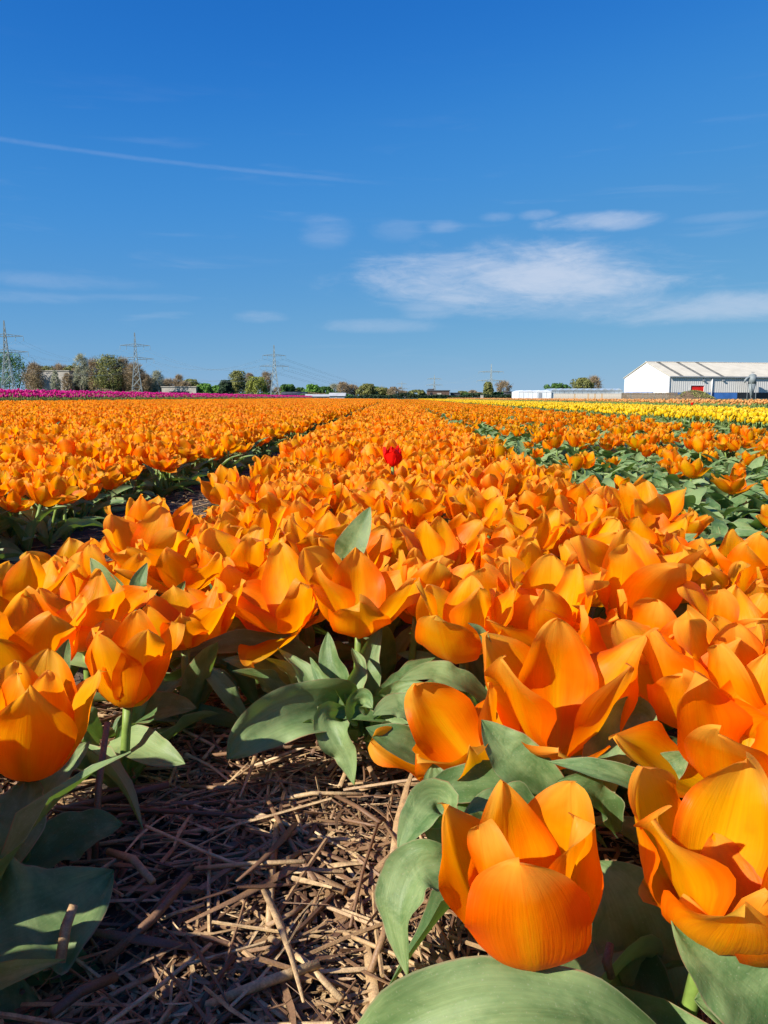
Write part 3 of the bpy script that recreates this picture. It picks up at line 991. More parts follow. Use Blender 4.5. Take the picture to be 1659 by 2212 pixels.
for (b0, b1) in [(-0.43, 0.43)]:
    for x, y in scatter(b0, b1, 0.10, FIELD_END, SP, 'middle'):
        if not (b0 + edge_noise(y, 1) + (0.07 if 0.95 < y < 2.3 else 0.0) < x < b1 + edge_noise(y, 5)):
            continue
        if y < 1.6 and in_patch(x, y):
            continue
        if math.hypot(x, y) < 0.30 or (y < 0.62 and in_view(x, y, 0.15, 120) and x < 0.3):
            continue
        if y < 0.80 and -0.20 < x < 0.05:
            continue
        if y < 1.4 and not free(x, y, 0.047):
            continue
        near.append((math.hypot(x, y), x, y, 'middle'))
for bi, (b0, b1) in enumerate(BEDS_LEFT):
    for x, y in scatter(b0, b1, 0.3, FIELD_END, SP, 'left'):
        if bi == 0 and x > b1 + edge_noise(y, 3) - 0.03 - (0.10 if y < 2.6 else 0.0):
            continue
        if fr.random() < 0.06:
            continue
        near.append((math.hypot(x, y), x, y, 'left'))
for x, y in scatter(0.46, 2.75, 0.5, FIELD_END, 0.088, 'right'):
    if x < 0.46 + edge_noise(y, 5) + 0.015:
        continue
    patchy = 0.5 + 0.5 * math.sin(x * 2.3 + 0.6 * y + 1.0) * math.sin(y * 0.9 - x * 1.1)
    p = 0.07 if x < 0.80 else (0.12 + 0.20 * patchy)
    if y < 2.2:
        p *= 0.75
    p = min(0.50, p + max(0, (y - 6)) * 0.010) if x > 0.80 else p
    if fr.random() < p:
        near.append((math.hypot(x, y), x, y, 'right'))
    else:
        greens.append((x, y))

near.sort()
visible, rest = [], []
for e in near:
    (visible if (in_view(e[1], e[2]) and len(visible) < 270) else rest).append(e)

ZONES = {
    'middle': ('orange tulip packed in the dense middle bed behind the front flowers', 'orange tulips of the dense middle bed'),
    'left': ('orange tulip in the bed across the narrow path on the left', 'orange tulips of the left bed'),
    'right': ('orange tulip standing scattered among bare green leaves right of the middle bed', 'orange tulips scattered in the green strip'),
}
OPENW = ['slim cup-shaped', 'cup-shaped', 'half open', 'half open', 'open', 'open', 'wide open']
SIDE = ['path side', 'left of centre', 'on the centre line', 'right of centre', 'green strip side']
for (d, x, y, zone) in visible:
    lab, grp = ZONES[zone]
    bi_ = fr.randrange(len(BLOOMS))
    opw = OPENW[bi_ % 7]
    if zone == 'middle':
        sd_ = SIDE[min(4, max(0, int((x + 0.43) / 0.172)))]
        rk = 'behind the front flowers' if y < 1.05 else ('before the red tulip' if y < 1.55 else ('around the red tulip' if y < 2.3 else 'beyond the red tulip'))
        lab = '%s orange tulip in the middle bed %s, %s' % (opw, rk, sd_)
    elif zone == 'left':
        lab = '%s orange tulip %s the left bed across the bare path' % (opw, 'on the near edge of' if x > -0.95 else 'deeper inside')
    else:
        lab = '%s orange tulip scattered among the bare green leaves right of the middle bed' % opw
    hh = fr.uniform(0.085, 0.125)
    if zone == 'middle' and y < 2.5:
        hh = fr.uniform(0.070, 0.125)
    if zone == 'right':
        hh = fr.uniform(0.045, 0.085)
    sc = fr.uniform(0.78, 1.12) * (1.03 if (zone == 'middle' and y < 1.8) else 0.96) * (0.82 if zone == 'right' else 1.0) * (0.9 if zone == 'left' else 1.0)
    tilt = (fr.gauss(0, 0.25), fr.gauss(-0.03, 0.22))
    place_tulip('orange_tulip', (x, y, ground_z(x, y)), hh, lab, grp, petals=BLOOMS[bi_], scale=sc, tilt=tilt,
                nleaves=3 if zone != 'right' else 4, low=(zone == 'right'), r=fr)

# ------------------------------------------------------------------ prototypes and the scattered masses
PROTO = {}


def merge_plant(name, petals, h, tilt, leaves, r, scale=1.0, pm=None):
    """a whole plant as one light mesh"""
    V, F, U, MI = [], [], [], []
    mats = [pm or M['orange'], M['leaf'], M['stem']]

    def put(me, mat4, mi):
        n = len(V)
        for v in me.vertices:
            V.append(tuple(mat4 @ v.co))
        uvl = me.uv_layers.get('UVMap')
        uv = [(0.5, 0.5)] * len(me.vertices)
        if uvl:
            for lp in me.loops:
                uv[lp.vertex_index] = tuple(uvl.data[lp.index].uv)
        U.extend(uv)
        for p in me.polygons:
            F.append(tuple(n + i for i in p.vertices))
            MI.append(mi)

    if petals:
        top = Euler((-tilt[1] * 0.6, tilt[0] * 0.6, 0)).to_matrix() @ Vector((0.004, 0.003, h - 0.001))
        base = Euler((-tilt[1], tilt[0], 0)).to_matrix().to_4x4()
        put(stem_mesh(h, 0.004, 0.003, 0.004, 5), Euler((-tilt[1] * 0.6, tilt[0] * 0.6, 0)).to_matrix().to_4x4(), 2)
        for (me, az) in petals:
            put(me, Matrix.Translation(top) @ base @ Matrix.Rotation(az, 4, 'Z') @ Matrix.Scale(scale, 4), 0)
    for (me, a, s) in leaves:
        put(me, Matrix.Rotation(a, 4, 'Z') @ Matrix.Scale(s, 4), 1)
    return mesh_from(name, V, F, mats, U, True, MI)


def proto_collection(name, meshes):
    c = bpy.data.collections.new(name)
    for i, me in enumerate(meshes):
        o = bpy.data.objects.new('%s_%02d' % (name, i), me)
        c.objects.link(o)
    return c


def mass(name, pts, coll, nproto, label, cat, seed=1, smin=0.85, smax=1.15):
    """one object made of many scattered plants"""
    r = np.random.default_rng(seed)
    n = len(pts)
    me = bpy.data.meshes.new(name)
    me.from_pydata([tuple(p) for p in pts], [], [])
    a = me.attributes.new('spin', 'FLOAT_VECTOR', 'POINT')
    rot = np.zeros((n, 3), dtype=np.float32)
    rot[:, 2] = r.uniform(0, 6.283, n)
    rot[:, 0] = r.normal(0, 0.06, n)
    rot[:, 1] = r.normal(0, 0.06, n)
    a.data.foreach_set('vector', rot.ravel())
    a = me.attributes.new('grow', 'FLOAT', 'POINT')
    a.data.foreach_set('value', r.uniform(smin, smax, n).astype(np.float32))
    a = me.attributes.new('pick', 'INT', 'POINT')
    a.data.foreach_set('value', r.integers(0, nproto, n).astype(np.int32))
    o = add(name, me)
    tag(o, label, cat, kind='stuff')
    ng = bpy.data.node_groups.new(name, 'GeometryNodeTree')
    ng.interface.new_socket('Geometry', in_out='INPUT', socket_type='NodeSocketGeometry')
    ng.interface.new_socket('Geometry', in_out='OUTPUT', socket_type='NodeSocketGeometry')
    gi, go = ng.nodes.new('NodeGroupInput'), ng.nodes.new('NodeGroupOutput')
    ci = ng.nodes.new('GeometryNodeCollectionInfo')
    ci.inputs['Collection'].default_value = coll
    ci.inputs['Separate Children'].default_value = True
    ci.inputs['Reset Children'].default_value = True
    ip = ng.nodes.new('GeometryNodeInstanceOnPoints')
    ip.inputs['Pick Instance'].default_value = True

    def attr(nm, dt):
        k = ng.nodes.new('GeometryNodeInputNamedAttribute')
        k.data_type = dt
        k.inputs['Name'].default_value = nm
        return k.outputs['Attribute']

    e2r = ng.nodes.new('FunctionNodeEulerToRotation')
    ng.links.new(attr('spin', 'FLOAT_VECTOR'), e2r.inputs[0])
    ng.links.new(gi.outputs[0], ip.inputs['Points'])
    ng.links.new(ci.outputs[0], ip.inputs['Instance'])
    ng.links.new(attr('pick', 'INT'), ip.inputs['Instance Index'])
    ng.links.new(e2r.outputs[0], ip.inputs['Rotation'])
    ng.links.new(attr('grow', 'FLOAT'), ip.inputs['Scale'])
    ng.links.new(ip.outputs[0], go.inputs[0])
    md = o.modifiers.new('scatter', 'NODES')
    md.node_group = ng
    return o


qr = random.Random(44)
LEAN = [random_leaf(qr, M['leaf'], 5, 8, 1.0, k % 2 == 0) for k in range(14)]


def some_leaves(n, s=1.0):
    a0 = qr.uniform(0, 6.28)
    return [(qr.choice(LEAN), a0 + k * 6.28 / n + qr.uniform(-0.4, 0.4), s * qr.uniform(0.8, 1.1)) for k in range(n)]


orange_protos = []
for i in range(30):
    pets = bloom_petals(qr, M['orange'], [15, 21, 26, 31, 37, 44][i % 6] + qr.uniform(-3, 3), 12.0, 0.080, 0.0258, 5, 8, 0.0036, 0.9)
    orange_protos.append(merge_plant('orange_tulip_plant', pets, qr.uniform(0.085, 0.125), (qr.gauss(0, 0.25), qr.gauss(0, 0.25)), some_leaves(3), qr, 0.93))
oc = proto_collection('orange_plants', orange_protos)
mass('orange_tulip_field', [(x, y, ground_z(x, y) - (0.036 if z == 'right' else 0.0)) for (d, x, y, z) in rest], oc, len(orange_protos),
     'countless orange tulips filling the beds from mid distance to the far end', 'tulips', 3, 0.78, 1.14)
WIDE = [leaf_from_points('leaf', leaf_points(qr.uniform(0.11, 0.17), qr.uniform(30, 70), qr.uniform(-50, 20), (0.004, 0, 0.004), qr), qr.uniform(0.045, 0.068), qr, M['leaf'],
                         (-0.3, 0, 1), qr.uniform(0.3, 0.8), qr.uniform(0.003, 0.007), 5, 9, qr.uniform(-1.0, 1.0), 1.1, 2.2) for _ in range(14)]


def wide_leaves(n):
    a0 = qr.uniform(0, 6.28)
    return [(qr.choice(WIDE), a0 + k * 6.28 / n + qr.uniform(-0.4, 0.4), qr.uniform(0.6, 0.9)) for k in range(n)]


green_protos = [merge_plant('leafy_plant', None, 0, (0, 0), wide_leaves(5), qr) for i in range(14)]
gc = proto_collection('leafy_plants', green_protos)
mass('bare_tulip_leaves', [(x, y, ground_z(x, y)) for (x, y) in greens], gc, len(green_protos),
     'grey green tulip leaves without flowers in the strip right of the middle bed', 'leaves', 4, 0.8, 1.1)


def strip(color, name, label, group, x0, x1, y0, y1, sp, h0, h1, bl, bw, op, count, mass_label, mass_name, seed, leaf_s=1.2, nl=2):
    """a band of a second variety: the nearest in view one by one, the rest as a mass"""
    r = random.Random(seed)
    protos = []
    for i in range(8):
        pets = bloom_petals(r, M[color], op + r.uniform(-4, 4), 3.0, bl, bw, 5, 8, 0.0008, 1.15)
        lv = []
        a0 = r.uniform(0, 6.28)
        for k in range(nl):
            lv.append((r.choice(LEAN), a0 + k * 6.28 / nl, leaf_s * r.uniform(0.85, 1.1)))
        protos.append(merge_plant(name, pets, r.uniform(h0, h1), (r.gauss(0, 0.05), r.gauss(0, 0.05)), lv, r, 1.0, M[color]))
    pts = []
    for x, y in scatter(x0, x1, y0, y1, sp, name):
        pts.append((math.hypot(x, y), x, y))
    pts.sort()
    vis, oth = [], []
    for e in pts:
        (vis if (len(vis) < count and in_view(e[1], e[2], 0.2, 10)) else oth).append(e)
    for (d, x, y) in vis:
        o = add(name, r.choice(protos), None, (x, y, rise(x)), (r.gauss(0, 0.05), r.gauss(0, 0.05), r.uniform(0, 6.28)), r.uniform(0.9, 1.1))
        tag(o, label, 'tulip', group)
    mass(mass_name, [(x, y, rise(x)) for (d, x, y) in oth], proto_collection(mass_name, protos), len(protos), mass_label, 'tulips', seed, 0.9, 1.1)


strip('yellow', 'yellow_tulip', 'bright yellow cup-shaped tulip in the front part of the yellow strip', 'yellow tulips at the front of the yellow strip',
      3.1, 5.2, 4.5, FIELD_END, 0.080, 0.115, 0.165, 0.055, 0.0215, 8, 290, 'bright yellow tulips of the long strip running to the far end', 'yellow_tulip_strip', 61)
strip('peach', 'peach_tulip', 'pale peach tulip on a dark green stem behind the yellow strip', 'peach tulips behind the yellow strip',
      6.6, 8.2, 9.0, FIELD_END, 0.11, 0.20, 0.26, 0.05, 0.019, 12, 290, 'pale peach tulips of the farther strip behind the yellow one', 'peach_tulip_strip', 62, 1.35, 3)
strip('magenta', 'magenta_tulip', 'magenta tulip in the long strip below the bare trees', 'magenta tulips at the near end of the magenta strip',
      -11.6, -9.7, 14.0, 93.0, 0.088, 0.24, 0.42, 0.066, 0.026, 10, 290, 'magenta tulips of the long strip running towards the far end', 'magenta_tulip_strip', 63, 1.5, 3)
# a stray red one in the peach strip
sr = random.Random(3)
c = at(1495, 868.5, 13.5)
place_tulip('red_tulip', (c.x, c.y, 0), 0.22, 'tiny red tulip standing out in front of the peach strip', None, petals=REDS, nleaves=2, r=sr)

# ------------------------------------------------------------------ straw
st = random.Random(17)


def stalk(mb, p, a, ln, r_, tiltz, seg=5, bend=0.0, split=False):
    d = Vector((math.cos(a) * math.cos(tiltz), math.sin(a) * math.cos(tiltz), math.sin(tiltz)))
    sd_ = Vector((-math.sin(a), math.cos(a), 0))
    m = p + d * (ln * 0.5) + sd_ * bend * ln
    e = p + d * ln
    mb.tube([p, m, e], [r_, r_ * 0.97, r_ * 0.92], seg)


def ribbon(mb, p, a, ln, w, h, tiltz, bend, twist):
    """a split, flattened piece of straw"""
    n0 = len(mb.v)
    k = 4
    for i in range(k):
        t = i / (k - 1)
        d = Vector((math.cos(a + bend * t) * math.cos(tiltz), math.sin(a + bend * t) * math.cos(tiltz), math.sin(tiltz)))
        c_ = p + d * ln * t
        sd_ = Vector((-math.sin(a), math.cos(a), 0))
        up_ = Vector((0, 0, 1))
        w2 = twist * t
        s2, u2 = sd_ * math.cos(w2) + up_ * math.sin(w2), up_ * math.cos(w2) - sd_ * math.sin(w2)
        ww = w * (1 - 0.35 * t * (i == k - 1)) * (0.8 + 0.3 * math.sin(t * 5 + a))
        for (x_, y_) in ((-1, -1), (1, -1), (1, 1), (-1, 1)):
            mb.v.append(tuple(c_ + s2 * ww * x_ + u2 * h * y_))
    for i in range(k - 1):
        for q in range(4):
            q2 = (q + 1) % 4
            mb.f.append((n0 + i * 4 + q, n0 + i * 4 + q2, n0 + i * 4 + 4 + q2, n0 + i * 4 + 4 + q))
    mb.f.append((n0 + 3, n0 + 2, n0 + 1, n0))
    e = n0 + (k - 1) * 4
    mb.f.append((e, e + 1, e + 2, e + 3))


def straw_mass():
    mb = MB()
    for k in range(15500):
        if k < 13000:
            x, y = st.uniform(-0.42, 0.20), st.uniform(0.18, 0.86)
            if x > 0.06 and st.random() < 0.5:
                continue
            if fbm(x * 1.2 + 5, y * 1.2, 0.55) < -0.45 and st.random() < 0.85:
                continue
        else:
            x, y = st.uniform(-0.80, -0.40), st.uniform(0.6, 4.0)
        z = ground_z(x, y) + st.uniform(0.0005, 0.012) * (1 if k < 13000 else 0.7)
        u = st.random()
        a = st.uniform(0, 6.28)
        if u < 0.62:
            ribbon(mb, Vector((x, y, z)), a, st.uniform(0.006, 0.030), st.uniform(0.0004, 0.0011), 0.00018, st.gauss(0, 0.22), st.gauss(0, 0.5), st.gauss(0, 1.2))
        elif u < 0.88:
            ribbon(mb, Vector((x, y, z)), a, st.uniform(0.025, 0.085), st.uniform(0.0008, 0.0022), 0.0003, st.gauss(0, 0.12), st.gauss(0, 0.2), st.gauss(0, 0.8))
        else:
            stalk(mb, Vector((x, y, z)), a, st.uniform(0.03, 0.10), st.uniform(0.0008, 0.0019), st.gauss(0.0, 0.12), 5, st.gauss(0, 0.012))
    o = mb.build('straw_litter', M['straw'], None, False)
    tag(o, 'brown chopped straw and stalk bits covering the bare soil', 'straw', kind='stuff')
    cb = MB()
    for k in range(1500):
        x, y = st.uniform(-0.42, 0.12), st.uniform(0.25, 0.86)
        if k > 1100:
            x, y = st.uniform(-0.66, -0.42), st.uniform(0.7, 3.0)
        r_ = 0.0012 + 0.007 * st.random() ** 4
        z = ground_z(x, y) + r_ * 0.3
        n0 = len(cb.v)
        for (a_, b_, c_) in ((1, 0, 0), (-1, 0, 0), (0, 1, 0), (0, -1, 0), (0, 0, 1), (0, 0, -1), (.6, .6, .5), (-.6, .6, .5), (.6, -.6, .5), (-.6, -.6, .5)):
            q = r_ * st.uniform(0.7, 1.25)
            cb.v.append((x + a_ * q, y + b_ * q, z + c_ * q * 0.75))
        cb.f += [tuple(n0 + i for i in f_) for f_ in ((0, 6, 8), (1, 9, 7), (2, 7, 6), (3, 8, 9), (4, 6, 7), (4, 7, 9), (4, 9, 8), (4, 8, 6), (0, 2, 6), (2, 1, 7), (1, 3, 9), (3, 0, 8), (5, 2, 0), (5, 1, 2), (5, 3, 1), (5, 0, 3))]
    o = cb.build('soil_crumbs', M['soil'], None, True)
    tag(o, 'small dark crumbs of soil between the straw', 'soil', kind='stuff')


straw_mass()
G_STRAW = 'larger loose stalks lying on the straw patch'
LAB_STRAW = 'cut brown stalk lying loose on the straw-covered soil patch'
LAB_SUN = 'pale stalk lying on the sunlit right side of the straw patch'
# named stalks: from (picture point, height) to (picture point, height), radius, label
STALKS = [
    ((205, 1855, 0.012), (232, 1560, 0.085), 0.0026, 'pale cut stalk standing nearly upright below the shaded red-orange tulip'),
    ((120, 1752, 0.015), (365, 1695, 0.030), 0.0032, 'thick stalk lying below the upright one left of the big shaded leaf'),
    ((120, 1745, 0.018), (660, 1775, 0.012), 0.0020, 'long thin stalk stretching across the straw patch from left to right'),
    ((220, 2080, 0.012), (410, 1890, 0.030), 0.0030, 'thick stalk slanting up from the left leaf tip in the shade'),
    ((235, 1840, 0.02), (330, 1905, 0.026), 0.0028, 'short stalk with a sunlit end above the left wavy leaf'),
    ((130, 2080, 0.03), (160, 1955, 0.065), 0.0030, 'broken stalk poking up through the wavy leaf on the left'),
    ((430, 2180, 0.012), (690, 2080, 0.024), 0.0030, 'stout pale stalk lying at the bottom of the straw patch'),
    ((540, 1835, 0.012), (745, 1925, 0.016), 0.0034, 'broad flattened stalk pointing at the sunlit straw'),
    ((600, 1770, 0.014), (580, 2010, 0.016), 0.0026, 'stalk lying lengthwise in the middle of the straw patch'),
    ((560, 1735, 0.014), (785, 1715, 0.020), 0.0018, 'thin stalk reaching from the patch towards the twisted leaf'),
    ((800, 2100, 0.015), (845, 1960, 0.03), 0.0022, 'sunlit stalk leaning beside the rounded leaf of the nearest tulip'),
    ((1320, 2110, 0.06), (1318, 2040, 0.085), 0.0024, 'dark broken stalk end standing in the shade right of the nearest tulip'),
    ((1305, 1745, 0.06), (1322, 1672, 0.085), 0.0024, 'pale stalk tip poking up behind the nearest tulip'),
    ((770, 1925, 0.012), (975, 1955, 0.022), 0.0020, 'thin stalk sticking out from under the nearest tulip'),
    ((250, 2110, 0.02), (110, 2190, 0.03), 0.0030, 'stalk resting along the lower edge of the wavy left leaf'),
]
for (a, b, r_, lab) in STALKS:
    p, q = at_z(a[0], a[1], a[2]), at_z(b[0], b[1], b[2])
    if a[2] < b[2] - 0.015 and abs(a[0] - b[0]) < 60:      # standing ones: keep the foot, raise the tip over it
        dep = (p - Vector((0, 0, CAM_H))).length
        q = Vector((0, 0, CAM_H)) + ray(b[0], b[1]).normalized() * dep * 1.0
    mb = MB()
    m_ = (p + q) / 2 + Vector((st.uniform(-1, 1), st.uniform(-1, 1), st.uniform(0, 1))) * 0.004
    d_ = (q - p)
    mb.tube([p - p, p * 0 + (m_ - p), q - p], [r_, r_ * 1.05, r_ * 0.9], 7)
    o = mb.build('straw_stalk', M['straw'], None, True)
    o.location = p
    tag(o, lab, 'straw stalk')
base_stalks = []
for k in range(6):
    mb = MB()
    if k % 2:
        ribbon(mb, Vector((0, 0, 0)), 0, 0.10, 0.0026, 0.0005, 0.0, st.gauss(0, 0.05), st.gauss(0, 0.5))
    else:
        stalk(mb, Vector((0, 0, 0)), 0, 0.10, 0.0019, 0.0, 7, st.gauss(0, 0.012))
    base_stalks.append(mesh_from('straw_stalk', mb.v, mb.f, M['straw']))
for k in range(150):
    x, y = st.uniform(-0.27, 0.05), st.uniform(0.36, 0.74)
    sunny = x > -0.02
    o = add('straw_stalk', st.choice(base_stalks), None, (x, y, ground_z(x, y) + st.uniform(0.006, 0.018)), (0, st.gauss(0, 0.10), st.uniform(0, 6.28)),
            (st.uniform(0.35, 1.25), st.uniform(0.5, 1.25), st.uniform(0.5, 1.0)))
    tag(o, LAB_SUN if sunny else LAB_STRAW, 'straw stalk', 'pale stalks on the sunlit side of the straw patch' if sunny else G_STRAW)

# ------------------------------------------------------------------ plants added out of view at the bed's left edge to shade the straw
er = random.Random(12)
for (x, y, h) in [(-0.30, 0.40, 0.12), (-0.34, 0.30, 0.13), (-0.27, 0.24, 0.12), (-0.38, 0.46, 0.12), (-0.41, 0.36, 0.13), (-0.33, 0.17, 0.12), (-0.40, 0.22, 0.12),
                  (-0.25, 0.13, 0.12), (-0.37, 0.55, 0.12), (-0.22, 0.06, 0.12), (-0.30, 0.05, 0.13), (-0.42, 0.12, 0.12),
                  (-0.36, 0.30, 0.16), (-0.44, 0.30, 0.16), (-0.30, 0.18, 0.16), (-0.36, 0.10, 0.16), (-0.24, 0.05, 0.15), (-0.40, 0.40, 0.15), (-0.46, 0.44, 0.15), (-0.19, -0.02, 0.15), (-0.30, -0.02, 0.16), (-0.12, -0.06, 0.14), (-0.47, 0.20, 0.16)]:
    if free(x, y, 0.04) and not in_view(x, y, 0.16, 190):
        place_tulip('orange_tulip', (x, y, ground_z(x, y)), h, 'orange tulip at the left bed edge beside the straw patch, unseen, added for shade', 'unseen orange tulips added for shade by the straw patch',
                    petals=er.choice(BLOOMS), scale=er.uniform(1.0, 1.15), tilt=(er.gauss(0, 0.1), er.gauss(0, 0.1)), nleaves=4, r=er, leaf_scale=1.1)

# ------------------------------------------------------------------ far materials
M['steel'] = plain('galvanised_steel', (0.27, 0.32, 0.32), 0.55, 0.1, 0.5)
M['white_sheet'] = plain('white_cladding', (0.66, 0.66, 0.66), 0.6, 0.03, 0.15)
M['roof_sheet'] = plain('cream_roof_sheet', (0.62, 0.57, 0.45), 0.6, 0.06, 0.3)
M['skylight'] = plain('weathered_skylight', (0.20, 0.19, 0.15), 0.5, 0.2, 0.6)
M['blue'] = plain('blue_paint', (0.05, 0.16, 0.46), 0.5, 0.1, 0.5)
M['red_paint'] = plain('red_paint', (0.80, 0.02, 0.012), 0.5, 0.08, 0.5)
M['trim'] = plain('grey_trim', (0.30, 0.33, 0.37), 0.5, 0.08, 0.5)
M['wood'] = plain('weathered_wood', (0.26, 0.19, 0.12), 0.85, 0.3, 1.2)
M['wood_pale'] = plain('pale_board', (0.46, 0.42, 0.36), 0.85, 0.2, 0.6)
M['glass'] = plain('greenhouse_glass', (0.34, 0.40, 0.45), 0.25, 0.12, 0.25, 0.0, 0.0, 0.6)
M['whitewash'] = plain('whitewashed_glass', (0.74, 0.78, 0.82), 0.5, 0.06, 0.3)
M['brick'] = plain('dark_brick', (0.12, 0.075, 0.06), 0.85, 0.2, 1.0)
M['concrete'] = plain('pale_concrete', (0.42, 0.39, 0.34), 0.85, 0.12, 0.6)
M['rust'] = plain('terracotta', (0.42, 0.20, 0.12), 0.85, 0.15, 0.6)
M['dark'] = plain('dark_window', (0.025, 0.028, 0.034), 0.2, 0.1, 1.0)
M['slate'] = plain('dark_roof', (0.07, 0.075, 0.09), 0.7, 0.2, 0.8)
M['grey_roof'] = plain('pale_sheet_roof', (0.46, 0.47, 0.48), 0.6, 0.1, 0.5)
M['earth'] = plain('mound_earth', (0.15, 0.10, 0.06), 0.95, 0.3, 1.0, 0.0, 0.5)
M['bark'] = plain('bark', (0.10, 0.085, 0.065), 0.9, 0.25, 2.0)
M['bark_pale'] = plain('pale_bark', (0.20, 0.18, 0.15), 0.9, 0.25, 2.0)


def ribbed(name, col):
    m, nt, out = new_mat(name)
    tc = N(nt, 'ShaderNodeTexCoord')
    sp = N(nt, 'ShaderNodeSeparateXYZ')
    L(nt, tc.outputs['Object'], sp.inputs[0])
    wv_ = MATH(nt, 'SINE', MATH(nt, 'MULTIPLY', sp.outputs[0], 8.5))
    nz = NOISE(nt, tc.outputs['Object'], 0.35, 4.0)
    c = MIXC(nt, SMOOTH(nt, wv_, -0.4, 0.6), tuple(k * 0.86 for k in col), col)
    c = MIXC(nt, SMOOTH(nt, nz, 0.35, 0.75, 0.0, 0.25), c, tuple(k * 0.8 for k in col))
    b = N(nt, 'ShaderNodeBsdfPrincipled')
    L(nt, c, b.inputs['Base Color'])
    b.inputs['Roughness'].default_value = 0.5
    bp = N(nt, 'ShaderNodeBump')
    bp.inputs['Distance'].default_value = 0.02
    L(nt, wv_, bp.inputs['Height'])
    L(nt, bp.outputs[0], b.inputs['Normal'])
    L(nt, b.outputs[0], out.inputs[0])
    return m


M['ribbed'] = ribbed('grey_ribbed_cladding', (0.74, 0.72, 0.68))


def foliage(name, a, b_, transl=0.25):
    m, nt, out = new_mat(name)
    geo = N(nt, 'ShaderNodeNewGeometry')
    tc = N(nt, 'ShaderNodeTexCoord')
    nz = NOISE(nt, tc.outputs['Object'], 0.35, 3.0)
    f = MATH(nt, 'ADD', MATH(nt, 'MULTIPLY', geo.outputs['Random Per Island'], 0.6), MATH(nt, 'MULTIPLY', nz, 0.6))
    c = MIXC(nt, SMOOTH(nt, f, 0.25, 0.95), a, b_)
    d = N(nt, 'ShaderNodeBsdfPrincipled')
    L(nt, c, d.inputs['Base Color'])
    d.inputs['Roughness'].default_value = 0.7
    d.inputs['Specular IOR Level'].default_value = 0.2
    t = N(nt, 'ShaderNodeBsdfTranslucent')
    L(nt, c, t.inputs['Color'])
    mx = N(nt, 'ShaderNodeMixShader')
    mx.inputs[0].default_value = transl
    L(nt, d.outputs[0], mx.inputs[1])
    L(nt, t.outputs[0], mx.inputs[2])
    L(nt, mx.outputs[0], out.inputs[0])
    return m


FOL = {
    'green': foliage('fresh_green_leaves', (0.041, 0.113, 0.029), (0.135, 0.259, 0.062)),
    'bright': foliage('bright_green_leaves', (0.093, 0.228, 0.038), (0.207, 0.394, 0.073)),
    'dark': foliage('dark_evergreen_needles', (0.021, 0.045, 0.024), (0.054, 0.093, 0.045)),
    'olive': foliage('olive_spring_leaves', (0.113, 0.135, 0.045), (0.290, 0.290, 0.093)),
    'brown': foliage('brown_budding_twigs', (0.207, 0.152, 0.091), (0.439, 0.336, 0.201)),
    'willow': foliage('willow_leaves', (0.135, 0.177, 0.033), (0.332, 0.353, 0.073)),
    'pale': foliage('pale_budding_twigs', (0.249, 0.270, 0.187), (0.498, 0.498, 0.353)),
}


